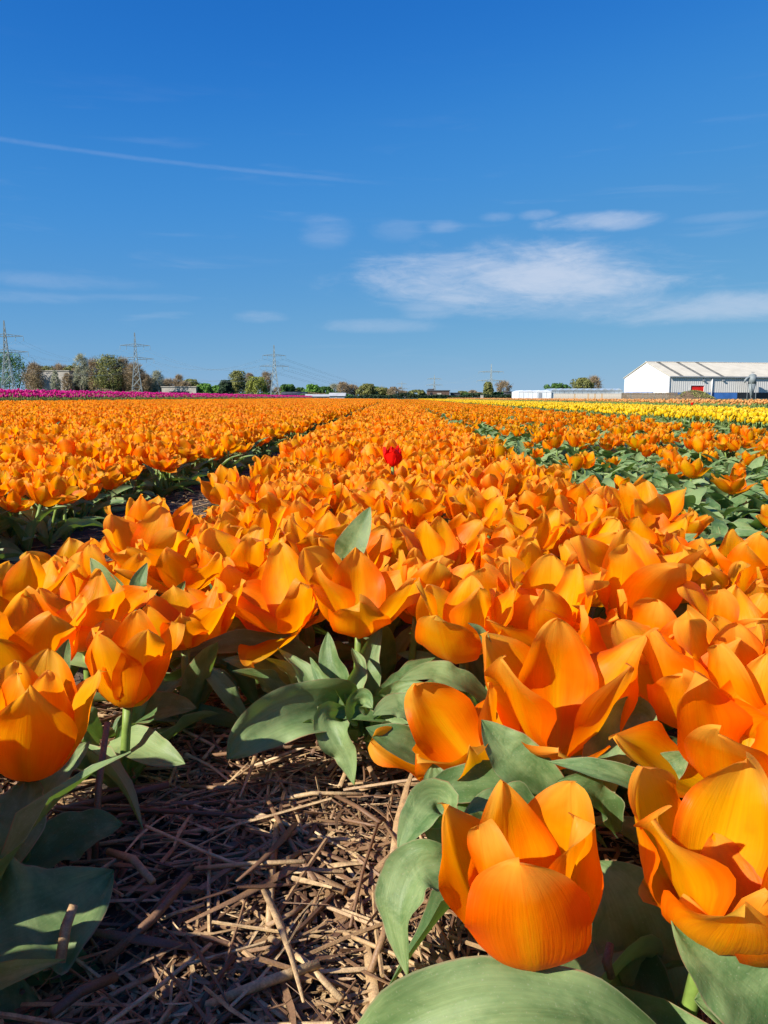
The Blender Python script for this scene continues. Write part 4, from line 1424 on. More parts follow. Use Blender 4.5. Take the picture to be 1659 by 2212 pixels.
# ------------------------------------------------------------------ trees
def far_tree(px, top, hw, dep, kind, label, shape='round', base_py=861.5, name=None, group='trees along the horizon'):
    r = random.Random(int(px * 13 + top * 7))
    base = at(px, 859.3, dep)
    base.z = 0.0
    H = (859.3 - top) / FPX * dep + CAM_H
    Wd = 1.35 * hw / FPX * dep
    root = empty(name or 'tree', base)
    tag(root, label, 'tree', group)
    bare = kind in ('brown', 'pale')
    tr = MB()
    trunk_top = H * (0.80 if bare or shape == 'cone' else 0.55)
    nst = 1 if Wd < 4 or shape == 'cone' else r.choice((2, 3))
    tips = []
    for s_ in range(nst):
        ox = (s_ - (nst - 1) / 2) * Wd * 0.5 + r.uniform(-0.3, 0.3)
        lean = ox * 0.5
        rad = 0.035 * H * (0.6 if nst > 1 else 0.8)
        pts = [(ox * 0.6, 0, -0.3), (ox * 0.7 + r.uniform(-.2, .2), r.uniform(-.2, .2), trunk_top * 0.35), (ox * 0.9 + r.uniform(-.4, .4), r.uniform(-.4, .4), trunk_top * 0.7), (ox + lean * 0.4, 0, trunk_top)]
        tr.tube(pts, [rad, rad * 0.75, rad * 0.45, rad * 0.12], 6)
        nb = 9 if bare else 6
        for k in range(nb):
            t = r.uniform(0.3, 0.95)
            a = r.uniform(0, 6.28)
            p0 = Vector(pts[1]).lerp(Vector(pts[3]), t)
            ln = Wd * r.uniform(0.35, 0.75) * (1.1 - 0.5 * t)
            up_ = r.uniform(0.5, 1.3)
            p1 = p0 + Vector((math.cos(a) * ln * 0.5, math.sin(a) * ln * 0.5, ln * up_ * 0.4))
            p2 = p0 + Vector((math.cos(a) * ln, math.sin(a) * ln, min(ln * up_, H - p0.z - 0.5)))
            tr.tube([p0, p1, p2], [rad * 0.28, rad * 0.18, rad * 0.05], 4)
            tips += [p1, p2]
    tr.build('trunk', M['bark_pale'] if kind == 'pale' else M['bark'], root, True)
    # crown: clumps filled with leaf-sized faces
    V, F = [], []

    def quad(c, n, s):
        n = n.normalized()
        a = n.orthogonal().normalized()
        b = n.cross(a)
        w = r.uniform(0, 6.28)
        a, b = a * math.cos(w) + b * math.sin(w), b * math.cos(w) - a * math.sin(w)
        k = len(V)
        e = r.uniform(0.5, 1.0)
        V.extend([tuple(c - a * s), tuple(c + b * s * e * 0.6), tuple(c + a * s), tuple(c - b * s * e * 0.6)])
        F.append((k, k + 1, k + 2, k + 3))

    def twig(p, d, ln, w):
        a = d.orthogonal().normalized()
        a = Matrix.Rotation(r.uniform(0, 6.28), 3, d.normalized()) @ a
        q = p + d.normalized() * ln
        k = len(V)
        V.extend([tuple(p - a * w), tuple(p + a * w), tuple(q + a * w * 0.3), tuple(q - a * w * 0.3)])
        F.append((k, k + 1, k + 2, k + 3))

    clumps = []
    z0 = H * (0.10 if shape in ('willow', 'bush', 'cone') else 0.26)
    nc = 26
    for k in range(nc):
        f = (k + 0.5) / nc
        z = z0 + (H - z0) * f
        if shape == 'cone':
            rad = Wd * (1.0 - f) ** 0.8 * 0.95
        elif shape == 'willow' or shape == 'bush':
            rad = Wd * math.sqrt(max(0.02, 1 - (f * 0.98) ** 2.4)) * 0.95
        else:
            rad = Wd * math.sqrt(max(0.03, 1 - abs(2 * f - 0.85) ** 2.2)) if abs(2 * f - 0.85) < 1 else Wd * 0.25
        a = k * 2.4 + r.uniform(-0.4, 0.4)
        q = rad * r.uniform(0.35, 0.72)
        cr_ = min(Wd, H * 0.5) * r.uniform(0.26, 0.50)
        clumps.append((Vector((math.cos(a) * q, math.sin(a) * q, min(z, H - cr_ * 0.75))), cr_))
    if bare:
        for (c_, cr_) in clumps:
            for k in range(80):
                d = Vector((r.gauss(0, 1), r.gauss(0, 1), r.gauss(0.6, 0.9)))
                d.normalize()
                p = c_ + d * cr_ * r.uniform(0.0, 0.7)
                twig(p, d + Vector((0, 0, r.uniform(0, 0.8))), cr_ * r.uniform(0.5, 0.95), r.uniform(0.03, 0.09) * H / 14)
            for k in range(70):
                d = Vector((r.gauss(0, 1), r.gauss(0, 1), r.gauss(0.2, 1)))
                d.normalize()
                quad(c_ + d * cr_ * r.uniform(0.3, 1.05), d + Vector((r.gauss(0, .5), r.gauss(0, .5), r.gauss(0, .5))), r.uniform(0.10, 0.28) * dep / 300)
    else:
        for (c_, cr_) in clumps:
            for k in range(150):
                d = Vector((r.gauss(0, 1), r.gauss(0, 1), r.gauss(0.15, 1)))
                d.normalize()
                p = c_ + Vector((d.x, d.y, d.z * (1.5 if shape == 'willow' else 0.85))) * cr_ * (r.random() ** 0.4) * 1.08
                if p.z < 0.05:
                    p.z = 0.05
                if p.z > H:
                    continue
                n = d + Vector((r.gauss(0, .5), r.gauss(0, .5), r.gauss(0.2, .5)))
                quad(p, n, r.uniform(0.22, 0.5) * dep / 300)
    add('crown', mesh_from('crown', V, F, FOL[kind], smooth=False), root)
    return root


B = 'bare brown tree of the row behind the magenta strip'
TREES = [
    (22, 762, 42, 330, 'green', 'tall dense green tree at the left edge behind the first pylon', 'round'),
    (78, 787, 20, 320, 'brown', 'bare brown tree next to the tall green tree on the left', 'round'),
    (104, 792, 24, 350, 'olive', 'olive tree just behind the concrete building on the left', 'round'),
    (132, 790, 20, 350, 'brown', 'brown tree above the middle of the concrete building', 'round'),
    (158, 791, 20, 350, 'olive', 'olive tree at the right end of the concrete building', 'round'),
    (122, 803, 9, 318, 'pale', 'slender pale bare tree in front of the concrete building', 'round'),
    (148, 808, 10, 318, 'brown', 'small brown bare tree before the right corner of the concrete building', 'round'),
    (179, 769, 17, 330, 'pale', 'tall pale bare tree sticking out of the row beside the concrete building', 'round'),
    (206, 780, 22, 340, 'brown', 'brown tree between the pale bare one and the broad crown', 'round'),
    (238, 768, 30, 330, 'olive', 'broad olive brown tree, the largest of the row left of the second pylon', 'round'),
    (268, 776, 24, 335, 'brown', 'brown tree right beside the broad crown near the second pylon', 'round'),
    (293, 787, 20, 330, 'brown', 'brown tree standing around the foot of the second pylon', 'round'),
    (316, 810, 16, 330, 'brown', 'low brown tree just right of the second pylon', 'round'),
    (341, 803, 14, 340, 'pale', 'slender pale bare tree left of the low white building', 'round'),
    (368, 820, 20, 380, 'brown', 'brown tree behind the left end of the low white building', 'round'),
    (388, 812, 13, 380, 'brown', 'rounded brown tree rising behind the low white building', 'round'),
    (412, 820, 16, 380, 'olive', 'olive tree behind the right end of the low white building', 'round'),
    (444, 829, 22, 320, 'bright', 'bright green bush right of the low white building', 'bush'),
    (470, 833, 18, 330, 'bright', 'green bush before the dark conifer', 'bush'),
    (489, 822, 15, 320, 'dark', 'dark evergreen conifer left of the willow', 'bush'),
    (515, 802, 17, 330, 'olive', 'tall olive tree with ragged crown between conifer and willow', 'round'),
    (540, 808, 12, 350, 'brown', 'brown tree top showing behind the willow', 'round'),
    (556, 815, 31, 310, 'willow', 'rounded yellow green weeping willow left of the third pylon', 'willow'),
    (576, 806, 14, 350, 'brown', 'brown tree close behind the third pylon', 'round'),
    (622, 831, 18, 360, 'green', 'green tree behind the dark barn', 'round'),
    (648, 838, 12, 380, 'green', 'small green tree right of the dark barn', 'round'),
    (675, 831, 18, 330, 'bright', 'round bright green tree above the pale shed roof', 'bush'),
    (702, 836, 18, 340, 'green', 'green tree between the round bright one and the pale one', 'round'),
    (722, 831, 13, 360, 'pale', 'pale budding tree above the grey greenhouse roof', 'round'),
    (741, 827, 13, 330, 'brown', 'reddish brown tree at the end of the magenta strip', 'round'),
    (760, 832, 13, 335, 'brown', 'second reddish brown tree right of the magenta strip end', 'round'),
    (795, 830, 24, 320, 'olive', 'bushy olive green tree near the vanishing point', 'bush'),
    (824, 838, 18, 330, 'olive', 'low olive shrub between the bushy tree and the brown one', 'bush'),
    (852, 837, 22, 320, 'brown', 'broad brown shrub below the farthest pylons', 'bush'),
    (902, 843, 24, 330, 'olive', 'low pale olive hedge tree left of the dark brick house', 'bush'),
    (998, 846, 13, 360, 'olive', 'small olive tree right of the dark brick house', 'round'),
    (1020, 844, 11, 360, 'brown', 'small brown tree between brick house and fourth pylon', 'round'),
    (1054, 826, 15, 330, 'olive', 'conical olive tree at the foot of the tallest pylon on the right', 'cone'),
    (1087, 825, 17, 340, 'brown', 'round brown lollipop tree right of the conical one', 'round'),
    (1075, 848, 22, 335, 'green', 'low green shrub under the round brown tree', 'bush'),
    (1203, 829, 26, 420, 'green', 'green tree top showing over the greenhouse', 'round'),
    (1258, 817, 22, 420, 'olive', 'olive tree behind the right end of the greenhouse', 'round'),
    (1282, 815, 16, 430, 'brown', 'brown tree next to the olive one behind the greenhouse', 'round'),
]
fill = random.Random(77)
for (px, top, hw, kind, where) in [
        (68, 806, 14, 'brown', 'between the tall green tree and the concrete building'), (92, 800, 16, 'brown', 'over the left end of the concrete building'),
        (118, 797, 16, 'olive', 'over the middle of the concrete building'), (146, 798, 15, 'brown', 'over the right end of the concrete building'),
        (170, 797, 14, 'brown', 'at the foot of the tall pale bare tree'), (192, 793, 15, 'olive', 'right beside the tall pale bare tree'),
        (222, 795, 16, 'brown', 'in front of the broad olive crown on its left'), (252, 790, 17, 'brown', 'in front of the broad olive crown on its right'),
        (281, 795, 16, 'brown', 'just left of the second pylon'), (304, 800, 14, 'brown', 'just right of the second pylon foot'),
        (328, 818, 13, 'olive', 'left of the slender pale bare tree'), (356, 824, 13, 'brown', 'over the left corner of the low white building'),
        (400, 826, 13, 'brown', 'over the middle of the low white building'), (428, 832, 12, 'olive', 'between low white building and bright bush'),
        (502, 822, 13, 'dark', 'right against the dark conifer'), (600, 838, 14, 'brown', 'directly behind the foot of the third pylon'),
        (636, 840, 12, 'olive', 'over the dark barn roof'), (662, 842, 12, 'green', 'between barn and pale shed'), (690, 840, 12, 'green', 'over the pale shed roof'),
        (775, 838, 14, 'brown', 'left of the bushy olive tree near the vanishing point'), (810, 836, 14, 'green', 'right of the bushy olive tree near the vanishing point'),
        (838, 842, 12, 'olive', 'left of the broad brown shrub'), (872, 845, 14, 'brown', 'right of the broad brown shrub'), (888, 848, 12, 'pale', 'left of the low olive hedge tree'),
        (1035, 848, 13, 'brown', 'left of the conical tree at the pylon foot'), (1100, 850, 12, 'olive', 'right of the round lollipop tree'), (1008, 850, 12, 'green', 'right of the dark blue shed')]:
    TREES.append((px, top, hw, 355 + fill.uniform(-15, 25), kind, {'brown': 'low brown', 'olive': 'low olive', 'dark': 'low dark', 'green': 'low green', 'pale': 'low pale'}[kind] + ' tree ' + where, 'round' if kind == 'brown' else 'bush'))
for (px, top, hw, dep, kind, label, shape) in TREES:
    far_tree(px, top, hw, dep, kind, label, shape)


# low hedge along the far end of the field
def hedge(px0, px1, dep, h, kind, label):
    r = random.Random(int(px0))
    a, b = at(px0, 859.3, dep), at(px1, 859.3, dep)
    a.z = b.z = 0
    V, F = [], []
    n = int((b - a).length * 110)
    for k in range(n):
        p = a.lerp(b, r.random()) + Vector((r.uniform(-1, 1), r.uniform(-1.2, 1.2), 0))
        p.z = r.random() ** 0.8 * h * (0.75 + 0.35 * math.sin(p.x * 0.35) * math.sin(p.x * 0.13 + 1))
        n_ = Vector((r.gauss(0, 1), r.gauss(-0.4, 1), r.gauss(0.4, 1))).normalized()
        u_ = n_.orthogonal().normalized()
        w_ = n_.cross(u_)
        s = r.uniform(0.15, 0.38)
        k0 = len(V)
        o_ = a
        V.extend([tuple(p - o_ - u_ * s), tuple(p - o_ + w_ * s * 0.7), tuple(p - o_ + u_ * s), tuple(p - o_ - w_ * s * 0.7)])
        F.append((k0, k0 + 1, k0 + 2, k0 + 3))
    o = add('hedge', mesh_from('hedge', V, F, FOL[kind], smooth=False), None, tuple(a))
    tag(o, label, 'hedge')


hedge(60, 345, 300, 3.6, 'brown', 'brown undergrowth below the bare tree row behind the magenta strip')
hedge(425, 760, 300, 2.2, 'green', 'green hedge from the low white building to the magenta strip end')
hedge(760, 1120, 290, 1.9, 'dark', 'dark low hedge along the far end of the orange field')
hedge(590, 700, 310, 3.0, 'brown', 'brown scrub around the third pylon')


# ------------------------------------------------------------------ pylons
def pylon(px, top, dep, H, label, arms, rz=0.0, thick=0.19):
    base = at(px, 859.3, dep)
    base.z = 0
    H = (859.3 - top) / FPX * dep + CAM_H
    root = empty('pylon', base, rz)
    tag(root, label, 'pylon', 'pylons of the two power lines')
    bw = 0.085 * H
    z1 = H * 0.52
    w1 = 0.030 * H
    m = MB()

    def half(z):
        if z < z1:
            return bw + (w1 - bw) * z / z1
        return w1 + (0.10 - w1) * ((z - z1) / (H - z1)) ** 0.9

    lv = [0, 0.17, 0.31, 0.42, 0.52, 0.60, 0.68, 0.76, 0.84, 0.91, 1.0]
    cor = [(-1, -1), (1, -1), (1, 1), (-1, 1)]
    th = thick * H / 45
    for (sx, sy) in cor:
        m.tube([(sx * half(H * f), sy * half(H * f), H * f) for f in lv], [th * 1.25] * 5 + [th] * 6, 4)
    body = m.build('mast_leg_frame', M['steel'], root)
    m = MB()
    for i in range(len(lv) - 1):
        za, zb = H * lv[i], H * lv[i + 1]
        ha, hb = half(za), half(zb)
        for k in range(4):
            (ax, ay), (bx, by) = cor[k], cor[(k + 1) % 4]
            m.bar((ax * ha, ay * ha, za), (bx * hb, by * hb, zb), th * 0.6)
            m.bar((bx * ha, by * ha, za), (ax * hb, ay * hb, zb), th * 0.6)
            if i in (1, 3, 4, 6, 8):
                m.bar((ax * ha, ay * ha, za), (bx * ha, by * ha, za), th * 0.6)
    m.build('lattice_bracing', M['steel'], root)
    ends = []
    for (f, span) in arms:
        z, s = H * f, span * H
        h = half(z)
        am = MB()
        for sg in (-1, 1):
            tip = Vector((sg * s, 0, z + 0.01 * H))
            for sy in (-1, 1):
                am.bar((sg * h, sy * h, z), tip, th * 0.8)
                am.bar((sg * h, sy * h, z + 0.035 * H), tip, th * 0.7)
            for q in (0.2, 0.4, 0.6, 0.8):
                p = Vector((sg * h, 0, z)).lerp(tip, q)
                p2 = Vector((sg * h, 0, z + 0.035 * H)).lerp(tip, q - 0.1)
                am.bar(p, p2, th * 0.5)
        arm = am.build('crossarm', M['steel'], root)
        for sg in (-1, 1):
            for q in (1.0, 0.58):
                p = Vector((sg * s * q, 0, z))
                im = MB()
                im.bar(p, p - Vector((0, 0, 0.05 * H)), th * 0.6, 5)
                im.build('insulator', M['steel'], arm)
                ends.append(p - Vector((0, 0, 0.05 * H)))
    bpy.context.view_layer.update()
    rm = Matrix.Rotation(rz, 4, 'Z')
    return [rm @ e + base for e in ends]


A2 = [(0.595, 0.27), (0.795, 0.22)]
P1 = pylon(20, 697, 290, 45, 'large lattice pylon at the left edge in front of the dense green tree', A2, 0.25)
P2 = pylon(297, 722, 305, 45, 'lattice pylon rising out of the bare tree row, second from left', A2, 0.25)
P3 = pylon(594, 748, 296, 45, 'lattice pylon standing right of the weeping willow', A2, 0.25)
P4 = pylon(1060, 788, 900, 45, 'lattice pylon behind the conical tree right of centre', [(0.50, 0.42), (0.76, 0.37)], -0.15, 0.36)
P5 = pylon(938, 811, 1450, 45, 'small lattice pylon above the dark brick house', [(0.55, 0.36), (0.82, 0.32)], -0.15, 0.40)
P6 = pylon(868, 825, 2100, 45, 'tiny distant pylon above the broad brown shrub', [(0.55, 0.34), (0.85, 0.32)], -0.15, 0.42)
P7 = pylon(824, 832, 3000, 45, 'faintest and farthest pylon above the low olive shrub', [(0.55, 0.34), (0.85, 0.32)], -0.15, 0.42)


def wires(Pa, Pb, sag, label, rad=0.022):
    root = empty('power_line', Pa[0])
    tag(root, label, 'power line', 'conductors between the pylons')
    for a, b in zip(Pa, Pb):
        m = MB()
        pts = []
        for k in range(17):
            t = k / 16
            p = a.lerp(b, t)
            p.z -= sag * 4 * t * (1 - t)
            pts.append(p - Pa[0])
        m.tube(pts, rad, 3)
        m.build('conductor', M['steel'], root)


wires(P1, P2, 6, 'power line hanging between the first and second pylon from the left')
wires(P2, P3, 6, 'power line hanging between the second pylon and the one by the willow')
wires(P3, P6, 12, 'power line running from the willow pylon far into the distance', 0.03)
wires(P4, P5, 8, 'power line between the conical tree pylon and the small one over the brick house', 0.03)
wires(P5, P6, 8, 'power line between the small pylon and the tiny distant one', 0.04)
P0 = [p + (P1[0] - P2[0]) for p in P1]
wires(P0, P1, 6, 'power line leaving the left edge from the first pylon')


# ------------------------------------------------------------------ warehouse
WA = R(12)
C0 = at(1445, 859.3, 240)
C0.z = 0
wh = empty('warehouse', C0, WA)
wh.rotation_euler = (0, 0, WA + YAW)
tag(wh, 'large white gabled warehouse with grey ribbed side wall and cream roof', 'warehouse')


def along_wall(px):
    k = (px - 829.5) / FPX
    x0 = (1445 - 829.5) / FPX * 240
    return (240 * k - x0) / (math.cos(WA) - k * math.sin(WA))


WG, EH, RH, WL = 27.7, 6.95, 11.75, 62.0
m = MB()
m.v += [(0, 0, 0), (0, WG, 0), (0, WG, EH), (0, WG / 2, RH - 0.1), (0, 0, EH), (0.3, 0, 0), (0.3, WG, 0), (0.3, WG, EH), (0.3, WG / 2, RH - 0.1), (0.3, 0, EH)]
m.f += [(0, 1, 2, 3, 4), (9, 8, 7, 6, 5), (0, 4, 9, 5), (1, 6, 7, 2), (2, 7, 8, 3), (3, 8, 9, 4)]
m.build('gable_wall', M['white_sheet'], wh)
d0, d1 = along_wall(1491), along_wall(1519.5)
dz = 4.05
bz = 1.95
m = MB()
m.box(0.303, d0, 0.02, 0.30, bz, EH - 0.02)
m.box(d0, d1, 0.02, 0.30, dz, EH - 0.02)
m.box(d1, WL, 0.02, 0.30, bz, EH - 0.02)
m.build('ribbed_side_wall', M['ribbed'], wh)
m = MB()
m.box(0.303, d0, 0.05, 0.28, 0, bz - 0.004)
m.box(d1, WL, 0.05, 0.28, 0, bz - 0.004)
m.build('blue_plinth', M['blue'], wh)['label'] = 'blue painted lower wall'
MB().box(along_wall(1592), WL - 0.1, -0.02, 0.046, 0.1, bz - 0.05).build('dark_clutter_sheet', M['dark'], wh)  # flat dark sheet added over the plinth, standing in for clutter there
m = MB().box(d0 + 0.03, d1 - 0.03, 0.18, 0.26, 0, dz - 0.03)
dr = m.build('door', M['red_paint'], wh)
dr['label'] = 'red roller door'
m = MB()
for i in range(1, 8):
    m.box(d0 + 0.06, d1 - 0.06, 0.15, 0.178, dz * i / 8, dz * i / 8 + 0.06)
m.build('door_rib', M['red_paint'], dr)
m = MB().box(d0 - 0.25, d0, -0.06, 0.018, bz, dz + 0.25).box(d1, d1 + 0.25, -0.06, 0.018, bz, dz + 0.25).box(d0, d1, -0.06, 0.018, dz, dz + 0.25)
m.build('door_frame', M['white_sheet'], wh)
m = MB().box(0.303, WL, WG - 0.3, WG, 0, EH - 0.02)
m.build('back_wall', M['ribbed'], wh)
# roof: sheets of cream with dark skylight strips between
sk = [along_wall(1469), along_wall(1513), along_wall(1556)]
sky_w = 1.5
cuts = [-0.35]
for s in sk:
    cuts += [s - sky_w / 2, s + sky_w / 2]
cuts += [WL + 0.3]
ov = 0.45
sl = (RH - EH) / (WG / 2)
for side in (0, 1):
    for i in range(len(cuts) - 1):
        a, b = cuts[i], cuts[i + 1]
        y0, z0 = (-ov, EH - sl * ov + 0.05) if side == 0 else (WG + ov, EH - sl * ov + 0.05)
        dark = i % 2 == 1
        dz_ = -0.03 if dark else 0.0
        m = MB()
        m.v += [(a, y0, z0 + dz_), (b, y0, z0 + dz_), (b, WG / 2, RH + 0.05 + dz_), (a, WG / 2, RH + 0.05 + dz_),
                (a, y0, z0 + 0.16 + dz_), (b, y0, z0 + 0.16 + dz_), (b, WG / 2, RH + 0.21 + dz_), (a, WG / 2, RH + 0.21 + dz_)]
        m.f += [(0, 1, 2, 3), (7, 6, 5, 4), (0, 4, 5, 1), (1, 5, 6, 2), (2, 6, 7, 3), (3, 7, 4, 0)]
        m.build('skylight_strip' if dark else 'roof_sheet', M['skylight'] if dark else M['roof_sheet'], wh)
m = MB().box(-0.37, WL + 0.3, WG / 2 - 0.4, WG / 2 + 0.4, RH + 0.20, RH + 0.34)
m.build('ridge_cap', M['white_sheet'], wh)
m = MB().box(-0.35, WL + 0.3, -ov - 0.22, -ov - 0.004, EH - 0.35, EH - 0.02)
m.build('gutter', M['trim'], wh)
m = MB().tube([(-0.06, -0.06, 0), (-0.06, -0.06, EH - 0.3)], 0.16, 6)
m.build('corner_trim', M['trim'], wh)
for px in (1535.5,):
    s = along_wall(px)
    m = MB().tube([(s, -0.2, 0), (s, -0.2, EH - 0.3)], 0.20, 8)
    m.build('downpipe', M['white_sheet'], wh, True)
for px in (1517, 1559):
    s = along_wall(px)
    m = MB().box(s - 0.35, s + 0.35, -0.6, 0.0, EH - 1.35, EH - 1.05).box(s - 0.05, s + 0.05, -0.25, 0.0, EH - 1.05, EH - 0.7)
    m.build('wall_lamp', M['trim'], wh)
for i in range(1, 9):
    y_ = WG * i / 9
    zt = EH + (RH - EH) * (1 - abs(y_ - WG / 2) / (WG / 2)) - 0.4
    MB().box(-0.03, -0.004, y_ - 0.04, y_ + 0.04, 2.2, zt).build('panel_seam', M['trim'], wh)
m = MB().box(-0.5, -0.004, 9, 26.5, 1.96, 2.10)
m.build('gable_ledge', M['blue'], wh)
m = MB().box(-0.45, -0.01, 9.2, 26.3, 0, 1.896)
m.build('gable_annex', M['white_sheet'], wh)

# silo
ws = along_wall(1608)
wm = Matrix.Rotation(WA + YAW, 4, 'Z')
sp_ = C0 + (wm @ Vector((ws, -3.2, 0)))
M['silo'] = plain('dull_silo_steel', (0.20, 0.235, 0.25), 0.6, 0.12, 0.6)
silo = empty('silo', sp_, WA + YAW)
tag(silo, 'grey steel silo with cone bottom and bent duct before the warehouse wall', 'silo')
m = MB()
m.tube([(0, 0, 4.6), (0, 0, 7.3)], 1.12, 18)
m.tube([(0, 0, 7.3), (0, 0, 7.75)], [1.14, 0.35], 18)
m.build('tank', M['silo'], silo, True)
m = MB().tube([(0, 0, 0.5), (0, 0, 4.6)], [0.35, 1.12], 18)
m.build('cone', M['silo'], silo, True)
for k in range(4):
    a = k * math.pi / 2 + math.pi / 4
    m = MB().bar((math.cos(a) * 1.25, math.sin(a) * 1.25, 0), (math.cos(a) * 1.18, math.sin(a) * 1.18, 5.2), 0.09)
    m.build('leg', M['silo'], silo)
m = MB().tube([(-0.9, 0, 6.5), (-1.7, 0.1, 6.5), (-2.3, 0.2, 5.9), (-2.6, 0.3, 5.0)], [0.30, 0.33, 0.33, 0.30], 10)
m.build('duct', M['silo'], silo, True)
m = MB().bar((0, 0, 7.7), (0, 0, 8.3), 0.08).bar((-0.6, 0, 8.2), (0.6, 0, 8.2), 0.06)
m.build('vent', M['silo'], silo)

# earth mound in front of the door
mr = random.Random(8)
mc = at(1497, 859.3, 215)
mc.z = 0
mound = empty('earth_mound', mc)
tag(mound, 'brown earth heap overgrown with green weeds before the red door', 'mound')
V, F = [], []
nx, ny = 28, 12
for j in range(ny + 1):
    for i in range(nx + 1):
        x, y = -5.4 + 10.8 * i / nx, -3 + 6 * j / ny
        q = max(0, 1 - (x / 5.3) ** 2) ** 0.8 * max(0, 1 - (y / 3) ** 2)
        V.append((x, y, -0.05 + 2.2 * q * (1 + 0.10 * math.sin(x * 2.3) + 0.08 * math.sin(x * 5 + y * 3))))
for j in range(ny):
    for i in range(nx):
        a = j * (nx + 1) + i
        F.append((a, a + 1, a + nx + 2, a + nx + 1))
add('heap', mesh_from('heap', V, F, M['earth']), mound)
VV, FF = [], []
for k in range(1700):
    x, y = mr.uniform(-4.6, 5.2), mr.uniform(-2.8, 2.6)
    if x < -0.6 and mr.random() < 0.8:
        continue
    q = max(0, 1 - (x / 5.3) ** 2) ** 0.8 * max(0, 1 - (y / 3) ** 2)
    z = 2.2 * q + mr.uniform(-0.05, 0.22)
    n_ = Vector((mr.gauss(0, .6), mr.gauss(-0.4, .6), 0.6)).normalized()
    u_ = n_.orthogonal().normalized() * mr.uniform(0.1, 0.24)
    w_ = n_.cross(u_)
    k0 = len(VV)
    p = Vector((x, y, z))
    VV += [tuple(p - u_), tuple(p + w_), tuple(p + u_), tuple(p - w_)]
    FF.append((k0, k0 + 1, k0 + 2, k0 + 3))
wd = add('weeds', mesh_from('weeds', VV, FF, FOL['olive'], smooth=False), mound)
wd['kind'] = 'stuff'

# ------------------------------------------------------------------ greenhouse and fences
def on_line(px, dep):
    p = at(px, 859.3, dep)
    p.z = 0
    return p


gA, gB = on_line(1120, 262), on_line(1345, 262)
gh = empty('greenhouse', gA, YAW)
tag(gh, 'long pale glass greenhouse with zigzag roof left of the warehouse', 'greenhouse')
GL = (gB - gA).length
half_g = on_line(1191, 262).x - gA.x
m = MB().box(0, half_g, 0, 14, 0, 2.35)
m.build('whitewashed_end', M['whitewash'], gh)
m = MB().box(half_g + 0.01, GL, 0.4, 14, 0, 2.7)
m.build('glass_wall', M['glass'], gh)
for (x0, x1, zb, n) in ((0, half_g, 2.36, 4), (half_g + 0.01, GL, 2.71, 10)):
    w = (x1 - x0) / n
    for i in range(n):
        m = MB()
        a = x0 + i * w
        m.prism([(a + 0.02, zb), (a + w - 0.02, zb), (a + w / 2, zb + (0.45 if n == 4 else 0.75))], 0.2, 13.8)
        m.build('roof_bay', M['glass'] if n > 4 else M['whitewash'], gh)
k = 0.0
while k < GL:
    zt = 2.35 if k < half_g else 2.7
    yf = -0.06 if k < half_g else 0.33
    m = MB().box(k, k + 0.10, yf, yf + 0.055, 0, zt)
    m.build('mullion', M['trim'] if k > half_g else M['white_sheet'], gh)
    k += 1.55
m = MB().box(-0.05, half_g, -0.12, -0.065, 2.28, 2.42)
m.build('gutter', M['white_sheet'], gh)
m = MB().box(half_g + 0.02, GL, 0.24, 0.32, 2.62, 2.80)
m.build('gutter', M['trim'], gh)
m = MB().box(half_g * 0.60, half_g * 0.60 + 1.2, -0.10, -0.065, 0, 2.0)
m.build('door', M['trim'], gh)


def fence(px0, px1, dep0, dep1, h, mat, label, bw=0.32, seed=1):
    r = random.Random(seed)
    a, b = on_line(px0, dep0), on_line(px1, dep1)
    d = b - a
    root = empty('fence', a, math.atan2(d.y, d.x))
    tag(root, label, 'fence')
    ln = d.length
    x = 0.0
    i = 0
    meshes = []
    for q in range(5):
        mb = MB().box(0.01, bw - 0.02, -0.03, 0.0, 0.0, h * (1 + r.uniform(-0.04, 0.04)))
        meshes.append(mesh_from('board', mb.v, mb.f, mat[q % len(mat)], smooth=False))
    while x < ln:
        add('board', r.choice(meshes), root, (x, r.uniform(-0.01, 0.01), 0))
        x += bw
    m = MB().box(0, ln, 0.012, 0.07, h * 0.25, h * 0.25 + 0.1).box(0, ln, 0.012, 0.07, h * 0.8, h * 0.8 + 0.1)
    m.build('rail', mat[0], root)


fence(1342, 1462, 226, 226, 1.72, [M['wood'], M['wood'], plain('grey_board', (0.20, 0.17, 0.13), 0.85, 0.2)], 'brown vertical board fence in front of the white gable', 0.30, 2)
fence(1196, 1340, 236, 230, 1.55, [M['wood_pale'], M['wood_pale'], plain('tan_board', (0.42, 0.30, 0.18), 0.85, 0.2)], 'pale board fence in front of the glass greenhouse', 0.5, 3)


# ------------------------------------------------------------------ other buildings
def block(name, px0, px1, top, dep, depth, mat, label, cat, roofmat=None, wins=(), roof_over=0.3):
    a, b = on_line(px0, dep), on_line(px1, dep)
    root = empty(name, a, YAW)
    tag(root, label, cat)
    w = (b - a).length
    h = (859.3 - top) / FPX * dep + CAM_H
    MB().box(0, w, 0, depth, 0, h).build('wall', mat, root)
    MB().box(-roof_over, w + roof_over, -roof_over, depth + roof_over, h + 0.003, h + 0.30).build('roof', roofmat or mat, root)
    for (x0, x1, z0, z1, wm_) in wins:
        wn = MB().box(w * x0, w * x1, -0.05, -0.004, h * z0, h * z1).build('window', M[wm_], root)
        MB().box(w * x0 - 0.08, w * x1 + 0.08, -0.12, -0.054, h * z0 - 0.14, h * z0 - 0.004).build('sill', M['concrete'], wn)
    return root, w, h


